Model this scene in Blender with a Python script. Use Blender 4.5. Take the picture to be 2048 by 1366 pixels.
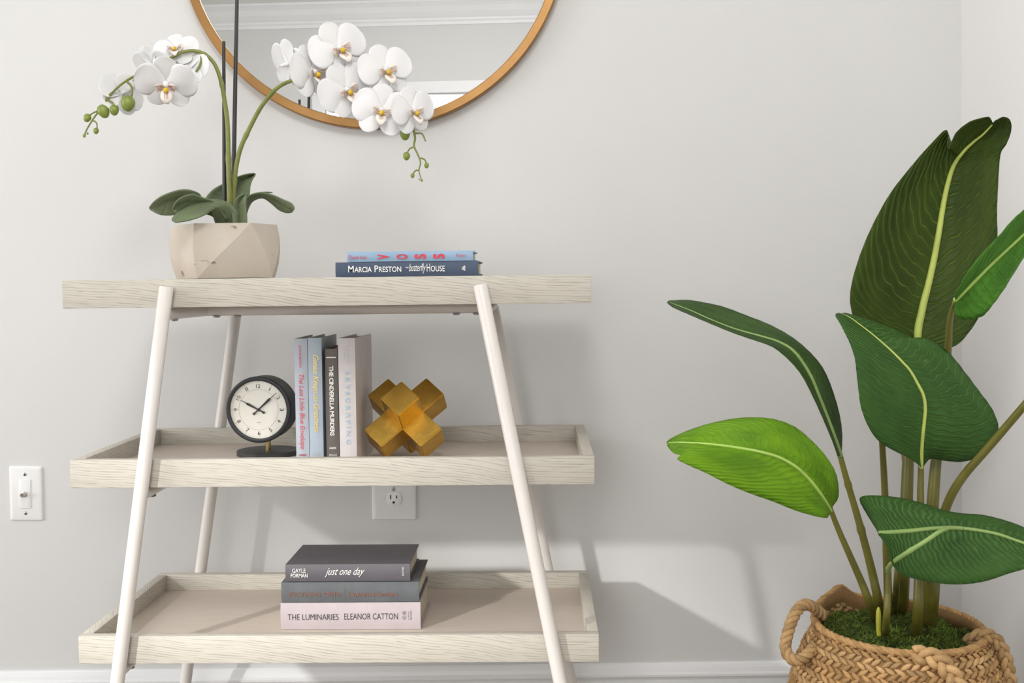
import bpy, bmesh, math, random
from mathutils import Vector, Matrix, Euler, noise
random.seed(7)
S = bpy.context.scene
COL = S.collection
for o in list(bpy.data.objects):
    bpy.data.objects.remove(o)

# ------------------------------------------------------------------ camera
H = 0.94                                   # lens height above the floor
FPX, PITCH, ROLL, YAW = 2300.0, .0517, -.0208, -.0224
FW = Vector((math.sin(YAW)*math.cos(PITCH), math.cos(YAW)*math.cos(PITCH), -math.sin(PITCH)))
_r = Vector((math.cos(YAW), -math.sin(YAW), 0)); _u = _r.cross(FW)
RT = math.cos(ROLL)*_r + math.sin(ROLL)*_u
UP = -math.sin(ROLL)*_r + math.cos(ROLL)*_u
CAM = Vector((0, 0, H))
cd = bpy.data.cameras.new('camera'); cam = bpy.data.objects.new('camera', cd); COL.objects.link(cam)
cd.sensor_width = 36.0; cd.lens = FPX/2048*36.0; cd.clip_start = .02
B = -FW
cam.matrix_world = Matrix(((RT.x, UP.x, B.x, 0), (RT.y, UP.y, B.y, 0), (RT.z, UP.z, B.z, H), (0, 0, 0, 1)))
S.camera = cam

def ray(px, py): return FW + RT*((px-1024)/FPX) + UP*((683-py)/FPX)
def at(px, py, y):                         # point of the room seen at a photo position, y metres in front of the lens
    d = ray(px, py); return CAM + d*(y/d.y)
def atz(px, py, z):                        # the same on a horizontal plane
    d = ray(px, py); return CAM + d*((z-H)/d.z)
def atx(px, py, x):
    d = ray(px, py); return CAM + d*(x/d.x)

# ------------------------------------------------------------------ light
W = bpy.data.worlds.new('world'); S.world = W; W.use_nodes = True
W.node_tree.nodes['Background'].inputs[0].default_value = (.9, .95, 1, 1)
W.node_tree.nodes['Background'].inputs[1].default_value = .3
S.view_settings.view_transform = 'Standard'; S.view_settings.look = 'None'
S.view_settings.gamma = 1.0; S.view_settings.use_curve_mapping = False
S.view_settings.exposure = -0.08

WALL_Y, LEFT_X, RIGHT_X, FRONT_Y, CEIL = 2.395, -3.3, .877, -2.15, 2.6

def area(name, loc, target, sx, sy, power, color=(1, 1, 1), shape='RECTANGLE', spread=None):
    l = bpy.data.lights.new(name, 'AREA'); l.shape = shape; l.size = sx
    if shape in ('RECTANGLE', 'ELLIPSE'): l.size_y = sy
    l.energy = power; l.color = color
    if spread: l.spread = spread
    o = bpy.data.objects.new(name, l); COL.objects.link(o)
    o.location = loc
    d = Vector(target)-Vector(loc); o.rotation_euler = d.to_track_quat('-Z', 'Y').to_euler()
    return o
# added unseen spot along the tray-shadow direction, its cone narrowed to the lower wall
KEY = Vector((.1, 2.3, .45)) + Vector((-.75, -1, .405))*3.95
kl = bpy.data.lights.new('key_spot', 'SPOT'); kl.energy = 720; kl.color = (1, .99, .97); kl.shadow_soft_size = .09
kl.spot_size = .29; kl.spot_blend = 1.0
ko = bpy.data.objects.new('key_spot', kl); COL.objects.link(ko); ko.location = KEY
ko.rotation_euler = (Vector((.02, 2.39, -.10))-KEY).to_track_quat('-Z', 'Y').to_euler()
# daylight through the window of the left wall and of the wall behind the camera
area('left_window_light', (LEFT_X+.12, .95, 1.25), (.877, 1.25, 1.15), 1.5, 1.5, 44, (.985, .99, 1))
# an added overhead fill with no fixture, lighting ceiling and walls alike
pd = bpy.data.lights.new('overhead_fill_light', 'POINT'); pd.energy = 44; pd.color = (1, .99, .975); pd.shadow_soft_size = .22
po = bpy.data.objects.new('overhead_fill_light', pd); COL.objects.link(po); po.location = (-.2, .15, 2.32)
area('front_window_light', (-.7, FRONT_Y+.14, 1.41), (.2, 2.3, .9), 1.0, 1.25, 26, (.985, .99, 1))

# ------------------------------------------------------------------ materials
def new_mat(name):
    m = bpy.data.materials.new(name); m.use_nodes = True
    return m, m.node_tree.nodes, m.node_tree.links, m.node_tree.nodes['Principled BSDF']
def ramp(N, stops):
    r = N.new('ShaderNodeValToRGB'); e = r.color_ramp.elements
    while len(e) < len(stops): e.new(.5)
    for k, (p, c) in enumerate(stops):
        e[k].position = p; e[k].color = (*c, 1) if len(c) == 3 else c
    return r
def plain(name, col, rough=.5, metal=0, var=.06, scale=40, bump=0, bscale=200, spec=.5, coat=0, sss=0, trans=0):
    m, N, L, P = new_mat(name)
    t = N.new('ShaderNodeTexCoord'); n = N.new('ShaderNodeTexNoise'); n.inputs['Scale'].default_value = scale
    n.inputs['Detail'].default_value = 4
    L.new(t.outputs['Object'], n.inputs['Vector'])
    r = ramp(N, [(.3, tuple(c*(1-var) for c in col)), (.7, tuple(min(1, c*(1+var)) for c in col))])
    L.new(n.outputs['Fac'], r.inputs[0]); L.new(r.outputs[0], P.inputs['Base Color'])
    P.inputs['Roughness'].default_value = rough; P.inputs['Metallic'].default_value = metal
    P.inputs['Specular IOR Level'].default_value = spec
    if coat: P.inputs['Coat Weight'].default_value = coat
    if sss:
        P.inputs['Subsurface Weight'].default_value = sss; P.inputs['Subsurface Radius'].default_value = (.01, .01, .01)
        P.inputs['Subsurface Scale'].default_value = .3
    if bump:
        n2 = N.new('ShaderNodeTexNoise'); n2.inputs['Scale'].default_value = bscale; n2.inputs['Detail'].default_value = 3
        L.new(t.outputs['Object'], n2.inputs['Vector'])
        b = N.new('ShaderNodeBump'); b.inputs['Strength'].default_value = bump; b.inputs['Distance'].default_value = .002
        L.new(n2.outputs['Fac'], b.inputs['Height']); L.new(b.outputs[0], P.inputs['Normal'])
    return m

def wood(name, light, mid, dark, along='x', tilt=.10, lines=1.0, rough=.55):
    """pale oak veneer: fine dark grain streaks running along one axis, wandering a little"""
    m, N, L, P = new_mat(name)
    t = N.new('ShaderNodeTexCoord')
    sep = N.new('ShaderNodeSeparateXYZ'); L.new(t.outputs['Object'], sep.inputs[0])
    if along == 'x': a, b, c = 'X', 'Z', 'Y'
    elif along == 'y': a, b, c = 'Y', 'X', 'Z'
    else: a, b, c = 'X', 'Y', 'Z'
    def math_(op, i, j):
        q = N.new('ShaderNodeMath'); q.operation = op
        for k, v in enumerate((i, j)):
            if isinstance(v, (int, float)): q.inputs[k].default_value = v
            else: L.new(v, q.inputs[k])
        return q.outputs[0]
    # slow wander of the grain
    w = N.new('ShaderNodeCombineXYZ'); L.new(math_('MULTIPLY', sep.outputs[a], 5), w.inputs[0]); L.new(math_('MULTIPLY', sep.outputs[b], 6), w.inputs[1])
    wn = N.new('ShaderNodeTexNoise'); wn.inputs['Scale'].default_value = 1; wn.inputs['Detail'].default_value = 1
    L.new(w.outputs[0], wn.inputs['Vector'])
    off = math_('MULTIPLY', math_('SUBTRACT', wn.outputs['Fac'], .5), .028)
    crs = sep.outputs[b] if along == 'f' else math_('ADD', sep.outputs[b], sep.outputs[c])
    across = math_('ADD', math_('ADD', crs, math_('MULTIPLY', sep.outputs[a], tilt)), off)
    v = N.new('ShaderNodeCombineXYZ')
    L.new(math_('MULTIPLY', sep.outputs[a], 9), v.inputs[0]); L.new(math_('MULTIPLY', across, 520), v.inputs[1]); L.new(math_('MULTIPLY', sep.outputs[c], 3), v.inputs[2])
    n = N.new('ShaderNodeTexNoise'); n.inputs['Scale'].default_value = 1; n.inputs['Detail'].default_value = 1; n.inputs['Roughness'].default_value = .5
    L.new(v.outputs[0], n.inputs['Vector'])
    r = ramp(N, [(.30, mid), (.52, light)])
    L.new(n.outputs['Fac'], r.inputs[0])
    v3 = N.new('ShaderNodeCombineXYZ'); L.new(math_('MULTIPLY', sep.outputs[a], 26), v3.inputs[0]); L.new(math_('MULTIPLY', across, 230), v3.inputs[1])
    n3 = N.new('ShaderNodeTexNoise'); n3.inputs['Scale'].default_value = 1; n3.inputs['Detail'].default_value = 1; L.new(v3.outputs[0], n3.inputs['Vector'])
    f3 = math_('FRACT', math_('ADD', math_('MULTIPLY', across, 235), math_('MULTIPLY', n3.outputs['Fac'], .9)), 0)
    ln = ramp(N, [(.0, (1, 1, 1)), (.10, (.75, .75, .75)), (.30, (0, 0, 0)), (.96, (0, 0, 0)), (1.0, (1, 1, 1))]); L.new(f3, ln.inputs[0])
    brk = ramp(N, [(.38, (0, 0, 0)), (.56, (1, 1, 1))]); L.new(n3.outputs['Fac'], brk.inputs[0])
    lf = math_('MULTIPLY', math_('MULTIPLY', ln.outputs[0], brk.outputs[0]), .85 if along != 'f' else .25)
    mx3 = N.new('ShaderNodeMix'); mx3.data_type = 'RGBA'; L.new(lf, mx3.inputs['Factor']); L.new(r.outputs[0], mx3.inputs['A']); mx3.inputs['B'].default_value = (*dark, 1)
    v2 = N.new('ShaderNodeCombineXYZ'); L.new(math_('MULTIPLY', sep.outputs[a], 5), v2.inputs[0]); L.new(math_('MULTIPLY', across, 40), v2.inputs[1])
    n2 = N.new('ShaderNodeTexNoise'); n2.inputs['Scale'].default_value = 1; n2.inputs['Detail'].default_value = 2
    L.new(v2.outputs[0], n2.inputs['Vector'])
    mx = N.new('ShaderNodeMix'); mx.data_type = 'RGBA'; mx.blend_type = 'MIX'
    fac = math_('MULTIPLY', n2.outputs['Fac'], .32/lines); L.new(fac, mx.inputs['Factor'])
    L.new(mx3.outputs['Result'], mx.inputs['A']); mx.inputs['B'].default_value = (*mid, 1)
    L.new(mx.outputs['Result'], P.inputs['Base Color'])
    P.inputs['Roughness'].default_value = rough; P.inputs['Specular IOR Level'].default_value = .35
    bp = N.new('ShaderNodeBump'); bp.inputs['Strength'].default_value = .15; bp.inputs['Distance'].default_value = .001
    L.new(n.outputs['Fac'], bp.inputs['Height']); L.new(bp.outputs[0], P.inputs['Normal'])
    return m

def leaf_mat(name, base, dark, vein, vein_amt=.5, slope=.55, nveins=34, rough=.5, back=None):
    """banana-like leaf: fine curved side veins from the UV map (u along the rib, v across)"""
    m, N, L, P = new_mat(name)
    t = N.new('ShaderNodeTexCoord'); sep = N.new('ShaderNodeSeparateXYZ'); L.new(t.outputs['UV'], sep.inputs[0])
    def math_(op, i, j=0.0):
        q = N.new('ShaderNodeMath'); q.operation = op
        for k, v in enumerate((i, j)):
            if isinstance(v, (int, float)): q.inputs[k].default_value = v
            else: L.new(v, q.inputs[k])
        return q.outputs[0]
    av = math_('ABSOLUTE', math_('SUBTRACT', sep.outputs['Y'], .5))
    bend = math_('MULTIPLY', math_('POWER', av, 1.6), slope)
    n = N.new('ShaderNodeTexNoise'); n.inputs['Scale'].default_value = 9; n.inputs['Detail'].default_value = 1
    L.new(t.outputs['UV'], n.inputs['Vector'])
    wob = math_('MULTIPLY', math_('SUBTRACT', n.outputs['Fac'], .5), .05)
    f = math_('MULTIPLY', math_('ADD', math_('SUBTRACT', sep.outputs['X'], bend), wob), nveins)
    fr = math_('FRACT', f)
    tri = math_('ABSOLUTE', math_('SUBTRACT', fr, .5))
    r1 = ramp(N, [(.0, (0, 0, 0)), (.43, (.12, .12, .12)), (.475, (1, 1, 1))]); L.new(tri, r1.inputs[0])
    # blotches of tone
    n2 = N.new('ShaderNodeTexNoise'); n2.inputs['Scale'].default_value = 5; n2.inputs['Detail'].default_value = 3
    L.new(t.outputs['UV'], n2.inputs['Vector'])
    r2 = ramp(N, [(.35, dark), (.65, base)]); L.new(n2.outputs['Fac'], r2.inputs[0])
    # broken up veins
    n3 = N.new('ShaderNodeTexNoise'); n3.inputs['Scale'].default_value = 14; L.new(t.outputs['UV'], n3.inputs['Vector'])
    amt = math_('MULTIPLY', math_('MULTIPLY', r1.outputs[0], vein_amt), math_('MULTIPLY', n3.outputs['Fac'], 1.7))
    mx = N.new('ShaderNodeMix'); mx.data_type = 'RGBA'; L.new(amt, mx.inputs['Factor'])
    L.new(r2.outputs[0], mx.inputs['A']); mx.inputs['B'].default_value = (*vein, 1)
    # odd yellow flecks
    v = N.new('ShaderNodeCombineXYZ'); L.new(math_('MULTIPLY', f, .6), v.inputs[0]); L.new(math_('MULTIPLY', sep.outputs['Y'], 5), v.inputs[1])
    n4 = N.new('ShaderNodeTexNoise'); n4.inputs['Scale'].default_value = 1.3; n4.inputs['Detail'].default_value = 3; L.new(v.outputs[0], n4.inputs['Vector'])
    r4 = ramp(N, [(.70, (0, 0, 0)), (.78, (.6, .6, .6))]); L.new(n4.outputs['Fac'], r4.inputs[0])
    mx2 = N.new('ShaderNodeMix'); mx2.data_type = 'RGBA'; L.new(r4.outputs[0], mx2.inputs['Factor'])
    L.new(mx.outputs['Result'], mx2.inputs['A']); mx2.inputs['B'].default_value = (*vein, 1)
    L.new(mx2.outputs['Result'], P.inputs['Base Color'])
    P.inputs['Roughness'].default_value = rough; P.inputs['Specular IOR Level'].default_value = .22
    s = math_('ADD', math_('SINE', math_('MULTIPLY', f, 6.2832)), math_('MULTIPLY', r1.outputs[0], -1.0))
    bp = N.new('ShaderNodeBump'); bp.inputs['Strength'].default_value = .6; bp.inputs['Distance'].default_value = .0012
    L.new(s, bp.inputs['Height']); L.new(bp.outputs[0], P.inputs['Normal'])
    # light passes through the thin blade
    tr = N.new('ShaderNodeBsdfTranslucent'); L.new(mx2.outputs['Result'], tr.inputs['Color'])
    ms = N.new('ShaderNodeMixShader'); ms.inputs[0].default_value = .22
    out = N['Material Output']; L.new(P.outputs[0], ms.inputs[1]); L.new(tr.outputs[0], ms.inputs[2]); L.new(ms.outputs[0], out.inputs['Surface'])
    return m

M = {}
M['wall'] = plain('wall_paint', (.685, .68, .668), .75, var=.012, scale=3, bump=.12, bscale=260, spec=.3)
M['ceiling'] = plain('ceiling_paint', (.84, .84, .83), .8, var=.01, scale=3)
M['trim'] = plain('trim_paint', (.83, .835, .84), .38, var=.012, scale=6)
M['floor'] = wood('floor_boards', (.27, .225, .185), (.23, .19, .155), (.17, .14, .11), 'x', .02)
WL, WM, WD = (.585, .55, .48), (.51, .475, .405), (.27, .245, .20)
M['oak'] = wood('pale_oak', WL, WM, WD, 'x', .10)
M['oak_side'] = wood('pale_oak_side', WL, WM, WD, 'y', .35)
M['oak_in'] = wood('pale_oak_inside', (.61, .535, .465), (.56, .48, .41), (.47, .39, .32), 'f', .0, 1.3)
M['tube'] = plain('cream_powder_coat', (.73, .69, .65), .33, var=.01)
M['steel'] = plain('screw_steel', (.35, .34, .33), .3, 1.0)
M['frame'] = plain('brushed_gold_frame', (.345, .185, .065), .42, .7, var=.1, scale=25)
M['brass'] = plain('antique_brass', (.62, .39, .08), .30, 1.0, var=.18, scale=22, bump=.12, bscale=90)
M['brass_rod'] = plain('brass_rod', (.55, .42, .18), .25, 1.0)
M['black'] = plain('black_paint', (.022, .022, .024), .45)
M['charcoal'] = plain('charcoal_case', (.035, .033, .031), .5)
M['ink'] = plain('dial_ink', (.025, .022, .02), .6)
M['ink_soft'] = plain('dial_ink_soft', (.30, .28, .24), .6)
M['dial'] = plain('dial_cream', (.80, .77, .69), .5, var=.02)
M['plate'] = plain('switch_plate_white', (.86, .86, .855), .3, var=.01)
M['slot'] = plain('slot_black', (.01, .01, .01), .6)
M['stake'] = plain('black_stake', (.03, .028, .028), .4)
M['stem_o'] = plain('orchid_stem', (.20, .22, .05), .45, var=.15, scale=60)
M['bud'] = plain('orchid_bud', (.20, .25, .045), .4, var=.25, scale=50)
M['petal'] = plain('orchid_petal', (.78, .775, .775), .55, var=.015, sss=.0)
M['lip'] = plain('orchid_lip', (.86, .79, .71), .5, var=.04, scale=120)
M['lip_red'] = plain('orchid_lip_veins', (.36, .10, .07), .5)
M['lip_yel'] = plain('orchid_callus', (.72, .47, .02), .45, var=.1)
M['soil'] = plain('dark_soil', (.05, .06, .02), .9, var=.4, scale=120, bump=.6)
M['moss'] = plain('moss', (.14, .20, .022), .8, var=.6, scale=55)
M['moss2'] = plain('moss_dark', (.045, .075, .014), .85, var=.5, scale=55)
def jute_mat(name, col, amt=.45):
    """dry fibre: each strand a little different, fine streaks along it"""
    m, N, L, P = new_mat(name)
    t = N.new('ShaderNodeTexCoord'); g = N.new('ShaderNodeNewGeometry')
    n = N.new('ShaderNodeTexNoise'); n.inputs['Scale'].default_value = 260; n.inputs['Detail'].default_value = 4; L.new(t.outputs['Object'], n.inputs['Vector'])
    ad = N.new('ShaderNodeMath'); ad.operation = 'MULTIPLY_ADD'; L.new(g.outputs['Random Per Island'], ad.inputs[0]); ad.inputs[1].default_value = .55
    mu = N.new('ShaderNodeMath'); mu.operation = 'MULTIPLY'; L.new(n.outputs['Fac'], mu.inputs[0]); mu.inputs[1].default_value = .5; L.new(mu.outputs[0], ad.inputs[2])
    r = ramp(N, [(.12, tuple(c*(1-amt) for c in col)), (.5, col), (.88, tuple(min(1, c*(1+amt*.9)) for c in col))]); L.new(ad.outputs[0], r.inputs[0])
    L.new(r.outputs[0], P.inputs['Base Color']); P.inputs['Roughness'].default_value = .8; P.inputs['Specular IOR Level'].default_value = .2
    b = N.new('ShaderNodeBump'); b.inputs['Strength'].default_value = .8; b.inputs['Distance'].default_value = .0015; L.new(n.outputs['Fac'], b.inputs['Height']); L.new(b.outputs[0], P.inputs['Normal'])
    return m
M['jute'] = jute_mat('jute', (.44, .262, .112))
M['jute_l'] = jute_mat('jute_pale', (.52, .33, .155))
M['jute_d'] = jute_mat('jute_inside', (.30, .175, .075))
M['pstem'] = plain('plant_stalk', (.14, .13, .02), .42, var=.22, scale=14)
M['sprout'] = plain('sprout', (.42, .42, .04), .45)
M['rib'] = plain('leaf_rib', (.50, .58, .13), .42, var=.12, scale=30)
M['rib_g'] = plain('leaf_rib_green', (.25, .37, .11), .45, var=.1, scale=30)
M['rib_b'] = plain('leaf_rib_bright', (.42, .62, .13), .42, var=.1, scale=30)
M['leafA'] = leaf_mat('leaf_dark_underside', (.055, .095, .012), (.034, .062, .008), (.22, .29, .05), .55, .7, 30)
M['leafB'] = leaf_mat('leaf_mid_green', (.050, .135, .024), (.036, .100, .018), (.22, .38, .12), .5, .5, 34)
M['leafE'] = leaf_mat('leaf_bright_green', (.20, .42, .012), (.11, .27, .008), (.42, .64, .08), .4, .7, 30)
M['leafC'] = leaf_mat('leaf_fresh_green', (.10, .31, .030), (.06, .19, .022), (.24, .48, .10), .4, .6, 18)
M['leafD'] = leaf_mat('leaf_deep_green', (.058, .120, .026), (.042, .085, .020), (.14, .25, .07), .35, .9, 30)
M['leafO'] = leaf_mat('orchid_leaf', (.20, .265, .135), (.175, .20, .125), (.10, .15, .07), .0, .2, 3, .4)

def mirror_mat():
    m, N, L, P = new_mat('mirror_glass')
    P.inputs['Metallic'].default_value = 1; P.inputs['Roughness'].default_value = .0; P.inputs['Base Color'].default_value = (.93, .94, .94, 1)
    return m
M['mirror'] = mirror_mat()
def pot_mat():
    """whitewashed concrete: pale, lightly sanded, with a few dark dents"""
    m, N, L, P = new_mat('pale_concrete')
    t = N.new('ShaderNodeTexCoord')
    n = N.new('ShaderNodeTexNoise'); n.inputs['Scale'].default_value = 9; n.inputs['Detail'].default_value = 5; L.new(t.outputs['Object'], n.inputs['Vector'])
    r = ramp(N, [(.3, (.50, .425, .34)), (.55, (.58, .52, .445)), (.75, (.63, .585, .51))]); L.new(n.outputs['Fac'], r.inputs[0])
    mp = N.new('ShaderNodeMapping'); mp.inputs['Scale'].default_value = (30, 30, 55); mp.inputs['Rotation'].default_value = (.4, .5, .3)
    L.new(t.outputs['Object'], mp.inputs['Vector'])
    n2 = N.new('ShaderNodeTexNoise'); n2.inputs['Scale'].default_value = 1; n2.inputs['Detail'].default_value = 3; L.new(mp.outputs[0], n2.inputs['Vector'])
    r2 = ramp(N, [(.68, (0, 0, 0)), (.72, (1, 1, 1))]); L.new(n2.outputs['Fac'], r2.inputs[0])
    mx = N.new('ShaderNodeMix'); mx.data_type = 'RGBA'; L.new(r2.outputs[0], mx.inputs['Factor'])
    L.new(r.outputs[0], mx.inputs['A']); mx.inputs['B'].default_value = (.27, .23, .18, 1)
    L.new(mx.outputs['Result'], P.inputs['Base Color']); P.inputs['Roughness'].default_value = .7
    b = N.new('ShaderNodeBump'); b.invert = True; b.inputs['Strength'].default_value = .5; b.inputs['Distance'].default_value = .003
    L.new(r2.outputs[0], b.inputs['Height']); L.new(b.outputs[0], P.inputs['Normal'])
    return m
M['pot'] = pot_mat()
def pages_mat():
    m, N, L, P = new_mat('book_pages')
    t = N.new('ShaderNodeTexCoord'); mp = N.new('ShaderNodeMapping'); mp.inputs['Scale'].default_value = (2, 2, 900)
    L.new(t.outputs['Object'], mp.inputs['Vector'])
    n = N.new('ShaderNodeTexNoise'); n.inputs['Scale'].default_value = 1; L.new(mp.outputs[0], n.inputs['Vector'])
    r = ramp(N, [(.35, (.50, .42, .30)), (.6, (.72, .65, .52))]); L.new(n.outputs['Fac'], r.inputs[0])
    L.new(r.outputs[0], P.inputs['Base Color']); P.inputs['Roughness'].default_value = .85
    return m
M['pages'] = pages_mat()
def emit(name, col, s):
    m, N, L, P = new_mat(name)
    P.inputs['Base Color'].default_value = (*col, 1); P.inputs['Emission Color'].default_value = (*col, 1); P.inputs['Emission Strength'].default_value = s
    return m
M['daylight'] = emit('daylit_pane', (.93, .96, 1), .75)

# ------------------------------------------------------------------ geometry helpers
def link(name, me, mat, parent=None, loc=None, rot=None, smooth=False, label=None):
    o = bpy.data.objects.new(name, me); COL.objects.link(o)
    if mat is not None:
        for k in (mat if isinstance(mat, (list, tuple)) else [mat]): me.materials.append(k)
    if smooth:
        me.polygons.foreach_set('use_smooth', [True]*len(me.polygons))
    if parent: o.parent = parent
    if loc is not None: o.location = loc
    if rot is not None: o.rotation_euler = rot
    if label: o['label'] = label
    return o
def to_mesh(bm, name='m'):
    me = bpy.data.meshes.new(name); bm.normal_update(); bm.to_mesh(me); bm.free(); return me
def pyd(verts, faces, name='m'):
    me = bpy.data.meshes.new(name); me.from_pydata([tuple(v) for v in verts], [], faces); me.update(); return me
def add_box(bm, c, s, bev=0, rot=None):
    r = bmesh.ops.create_cube(bm, size=1.0); vs = r['verts']
    bmesh.ops.scale(bm, vec=Vector(s), verts=vs)
    if bev:
        es = list({e for v in vs for e in v.link_edges})
        g = bmesh.ops.bevel(bm, geom=es, offset=bev, segments=2, affect='EDGES', profile=.5)
        vs = list({v for f in g['faces'] for v in f.verts} | {v for v in vs if v.is_valid})
    if rot is not None: bmesh.ops.rotate(bm, cent=(0, 0, 0), matrix=rot, verts=vs)
    bmesh.ops.translate(bm, vec=Vector(c), verts=vs)
def box_mesh(c, s, bev=0):
    bm = bmesh.new(); add_box(bm, c, s, bev); return to_mesh(bm)
def spline(pts, n):
    """Catmull-Rom through points (any tuple length), n samples"""
    P = [Vector(p) for p in pts]; m = len(P)
    out = []
    for k in range(n):
        t = k/(n-1)*(m-1); i = min(int(t), m-2); f = t-i
        p0 = P[max(i-1, 0)]; p1 = P[i]; p2 = P[i+1]; p3 = P[min(i+2, m-1)]
        out.append(.5*((2*p1)+(p2-p0)*f+(2*p0-5*p1+4*p2-p3)*f*f+(3*p1-p0-3*p2+p3)*f**3))
    return out
def frames(path):
    T = []
    for i in range(len(path)):
        a = path[max(i-1, 0)]; b = path[min(i+1, len(path)-1)]
        T.append((b-a).normalized())
    up = Vector((0, 1, 0)) if abs(T[0].y) < .9 else Vector((1, 0, 0))
    n = (up-T[0]*up.dot(T[0])).normalized(); out = []
    for t in T:
        n = (n-t*n.dot(t)).normalized(); out.append((t, n, t.cross(n)))
    return out
def tube_mesh(path, radii, seg=12, cap=True, round_end=False):
    V, F = [], []
    fr = frames(path)
    if not isinstance(radii, (list, tuple)): radii = [radii]*len(path)
    for p, (t, n, b), r in zip(path, fr, radii):
        for k in range(seg):
            a = 2*math.pi*k/seg
            V.append(p+(n*math.cos(a)+b*math.sin(a))*r)
    for i in range(len(path)-1):
        for k in range(seg):
            F.append((i*seg+k, i*seg+(k+1) % seg, (i+1)*seg+(k+1) % seg, (i+1)*seg+k))
    if cap:
        F.append(tuple(range(seg-1, -1, -1))); F.append(tuple((len(path)-1)*seg+k for k in range(seg)))
    return pyd(V, F)
def lathe_mesh(prof, seg=48, axis='z', close=True):
    """prof: (r, h) points; revolve about z"""
    V, F = [], []
    for r, h in prof:
        for k in range(seg):
            a = 2*math.pi*k/seg; V.append(Vector((r*math.cos(a), r*math.sin(a), h)))
    for i in range(len(prof)-1):
        for k in range(seg):
            F.append((i*seg+k, i*seg+(k+1) % seg, (i+1)*seg+(k+1) % seg, (i+1)*seg+k))
    if close:
        F.append(tuple(range(seg-1, -1, -1))); F.append(tuple((len(prof)-1)*seg+k for k in range(seg)))
    if axis == 'y':        # axis points to -Y (towards the camera)
        V = [Vector((v.x, -v.z, v.y)) for v in V]
    return pyd(V, F)
def shade_flat_sharp(me, ang=.6):
    me.polygons.foreach_set('use_smooth', [True]*len(me.polygons))
    bm = bmesh.new(); bm.from_mesh(me)
    for e in bm.edges:
        if len(e.link_faces) == 2 and e.calc_face_angle(0) > ang: e.smooth = False
    bm.to_mesh(me); bm.free()
    return me
def thing(name, label, cat, loc=(0, 0, 0), rot=(0, 0, 0), group=None):
    o = bpy.data.objects.new(name, None); COL.objects.link(o); o.empty_display_size = .05
    o.location = loc; o.rotation_euler = rot; o['label'] = label; o['category'] = cat
    if group: o['group'] = group
    return o
def struct(name, me, mat, label, cat, parent=None, smooth=False):
    o = link(name, me, mat, parent, smooth=smooth)
    o['kind'] = 'structure'; o['label'] = label; o['category'] = cat
    return o
def local(o, pts):
    """world points into the frame of an (unparented) object"""
    inv = (Matrix.Translation(o.location) @ o.rotation_euler.to_matrix().to_4x4()).inverted()
    return [inv @ Vector(p) for p in pts]

_txt = {}
def text_mesh(s, box, y, shear=0, bold=0, space=1, rot=0, depth=.0004):
    """lettering in the xz plane facing -Y, fitted to box = (x0, x1, z0, z1)"""
    cu = bpy.data.curves.new('t', 'FONT'); cu.body = s; cu.size = 1; cu.shear = shear; cu.offset = bold
    cu.space_character = space; cu.resolution_u = 3; cu.fill_mode = 'FRONT'
    ob = bpy.data.objects.new('t', cu); COL.objects.link(ob)
    dg = bpy.context.evaluated_depsgraph_get(); me = bpy.data.meshes.new_from_object(ob.evaluated_get(dg))
    bpy.data.objects.remove(ob); bpy.data.curves.remove(cu)
    P = [Vector((v.co.x, v.co.y)) for v in me.vertices]
    if rot: c, s_ = math.cos(rot), math.sin(rot); P = [Vector((p.x*c-p.y*s_, p.x*s_+p.y*c)) for p in P]
    x0 = min(p.x for p in P); x1 = max(p.x for p in P); y0 = min(p.y for p in P); y1 = max(p.y for p in P)
    sx = (box[1]-box[0])/(x1-x0); sy = (box[3]-box[2])/(y1-y0)
    for v, p in zip(me.vertices, P): v.co = (box[0]+(p.x-x0)*sx, y, box[2]+(p.y-y0)*sy)
    me.update()
    return me
def quad_mesh_xz(polys, y):
    """flat print: list of polygons ((x, z), ...) at depth y, facing -Y"""
    V, F = [], []
    for p in polys:
        i = len(V); V += [(x, y, z) for x, z in p]; F.append(tuple(range(i, i+len(p))))
    return pyd(V, F)
def ring_polys(cx, cz, r0, r1, n=24):
    out = []
    for k in range(n):
        a, b = 2*math.pi*k/n, 2*math.pi*(k+1)/n
        out.append([(cx+r0*math.cos(a), cz+r0*math.sin(a)), (cx+r1*math.cos(a), cz+r1*math.sin(a)), (cx+r1*math.cos(b), cz+r1*math.sin(b)), (cx+r0*math.cos(b), cz+r0*math.sin(b))])
    return out

# ------------------------------------------------------------------ the room
BB = H-.807                                 # top of the baseboard
t_ = .12
struct('wall_back', box_mesh(((LEFT_X+RIGHT_X)/2, WALL_Y+t_/2, CEIL/2), (RIGHT_X-LEFT_X+2*t_, t_, CEIL)), M['wall'], 'smooth light greige wall behind the shelf and mirror', 'wall')
struct('wall_right', box_mesh((RIGHT_X+t_/2, (WALL_Y+FRONT_Y)/2, CEIL/2), (t_, WALL_Y-FRONT_Y, CEIL)), plain('side_wall_lit_paint', (.81, .80, .785), .6, var=.012, scale=3, bump=.12, bscale=260, spec=.3), 'side wall beyond the corner at the right, its brightness painted in', 'wall')  # lighter base colour than the back wall stands in for stronger light here
struct('floor', box_mesh(((LEFT_X+RIGHT_X)/2, (WALL_Y+FRONT_Y)/2, -.03), (RIGHT_X-LEFT_X+2*t_, WALL_Y-FRONT_Y+2*t_, .06)), M['floor'], 'wooden floor of the room', 'floor')
struct('ceiling', box_mesh(((LEFT_X+RIGHT_X)/2, (WALL_Y+FRONT_Y)/2, CEIL+.03), (RIGHT_X-LEFT_X+2*t_, WALL_Y-FRONT_Y+2*t_, .06)), M['ceiling'], 'white ceiling seen in the mirror', 'ceiling')
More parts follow.
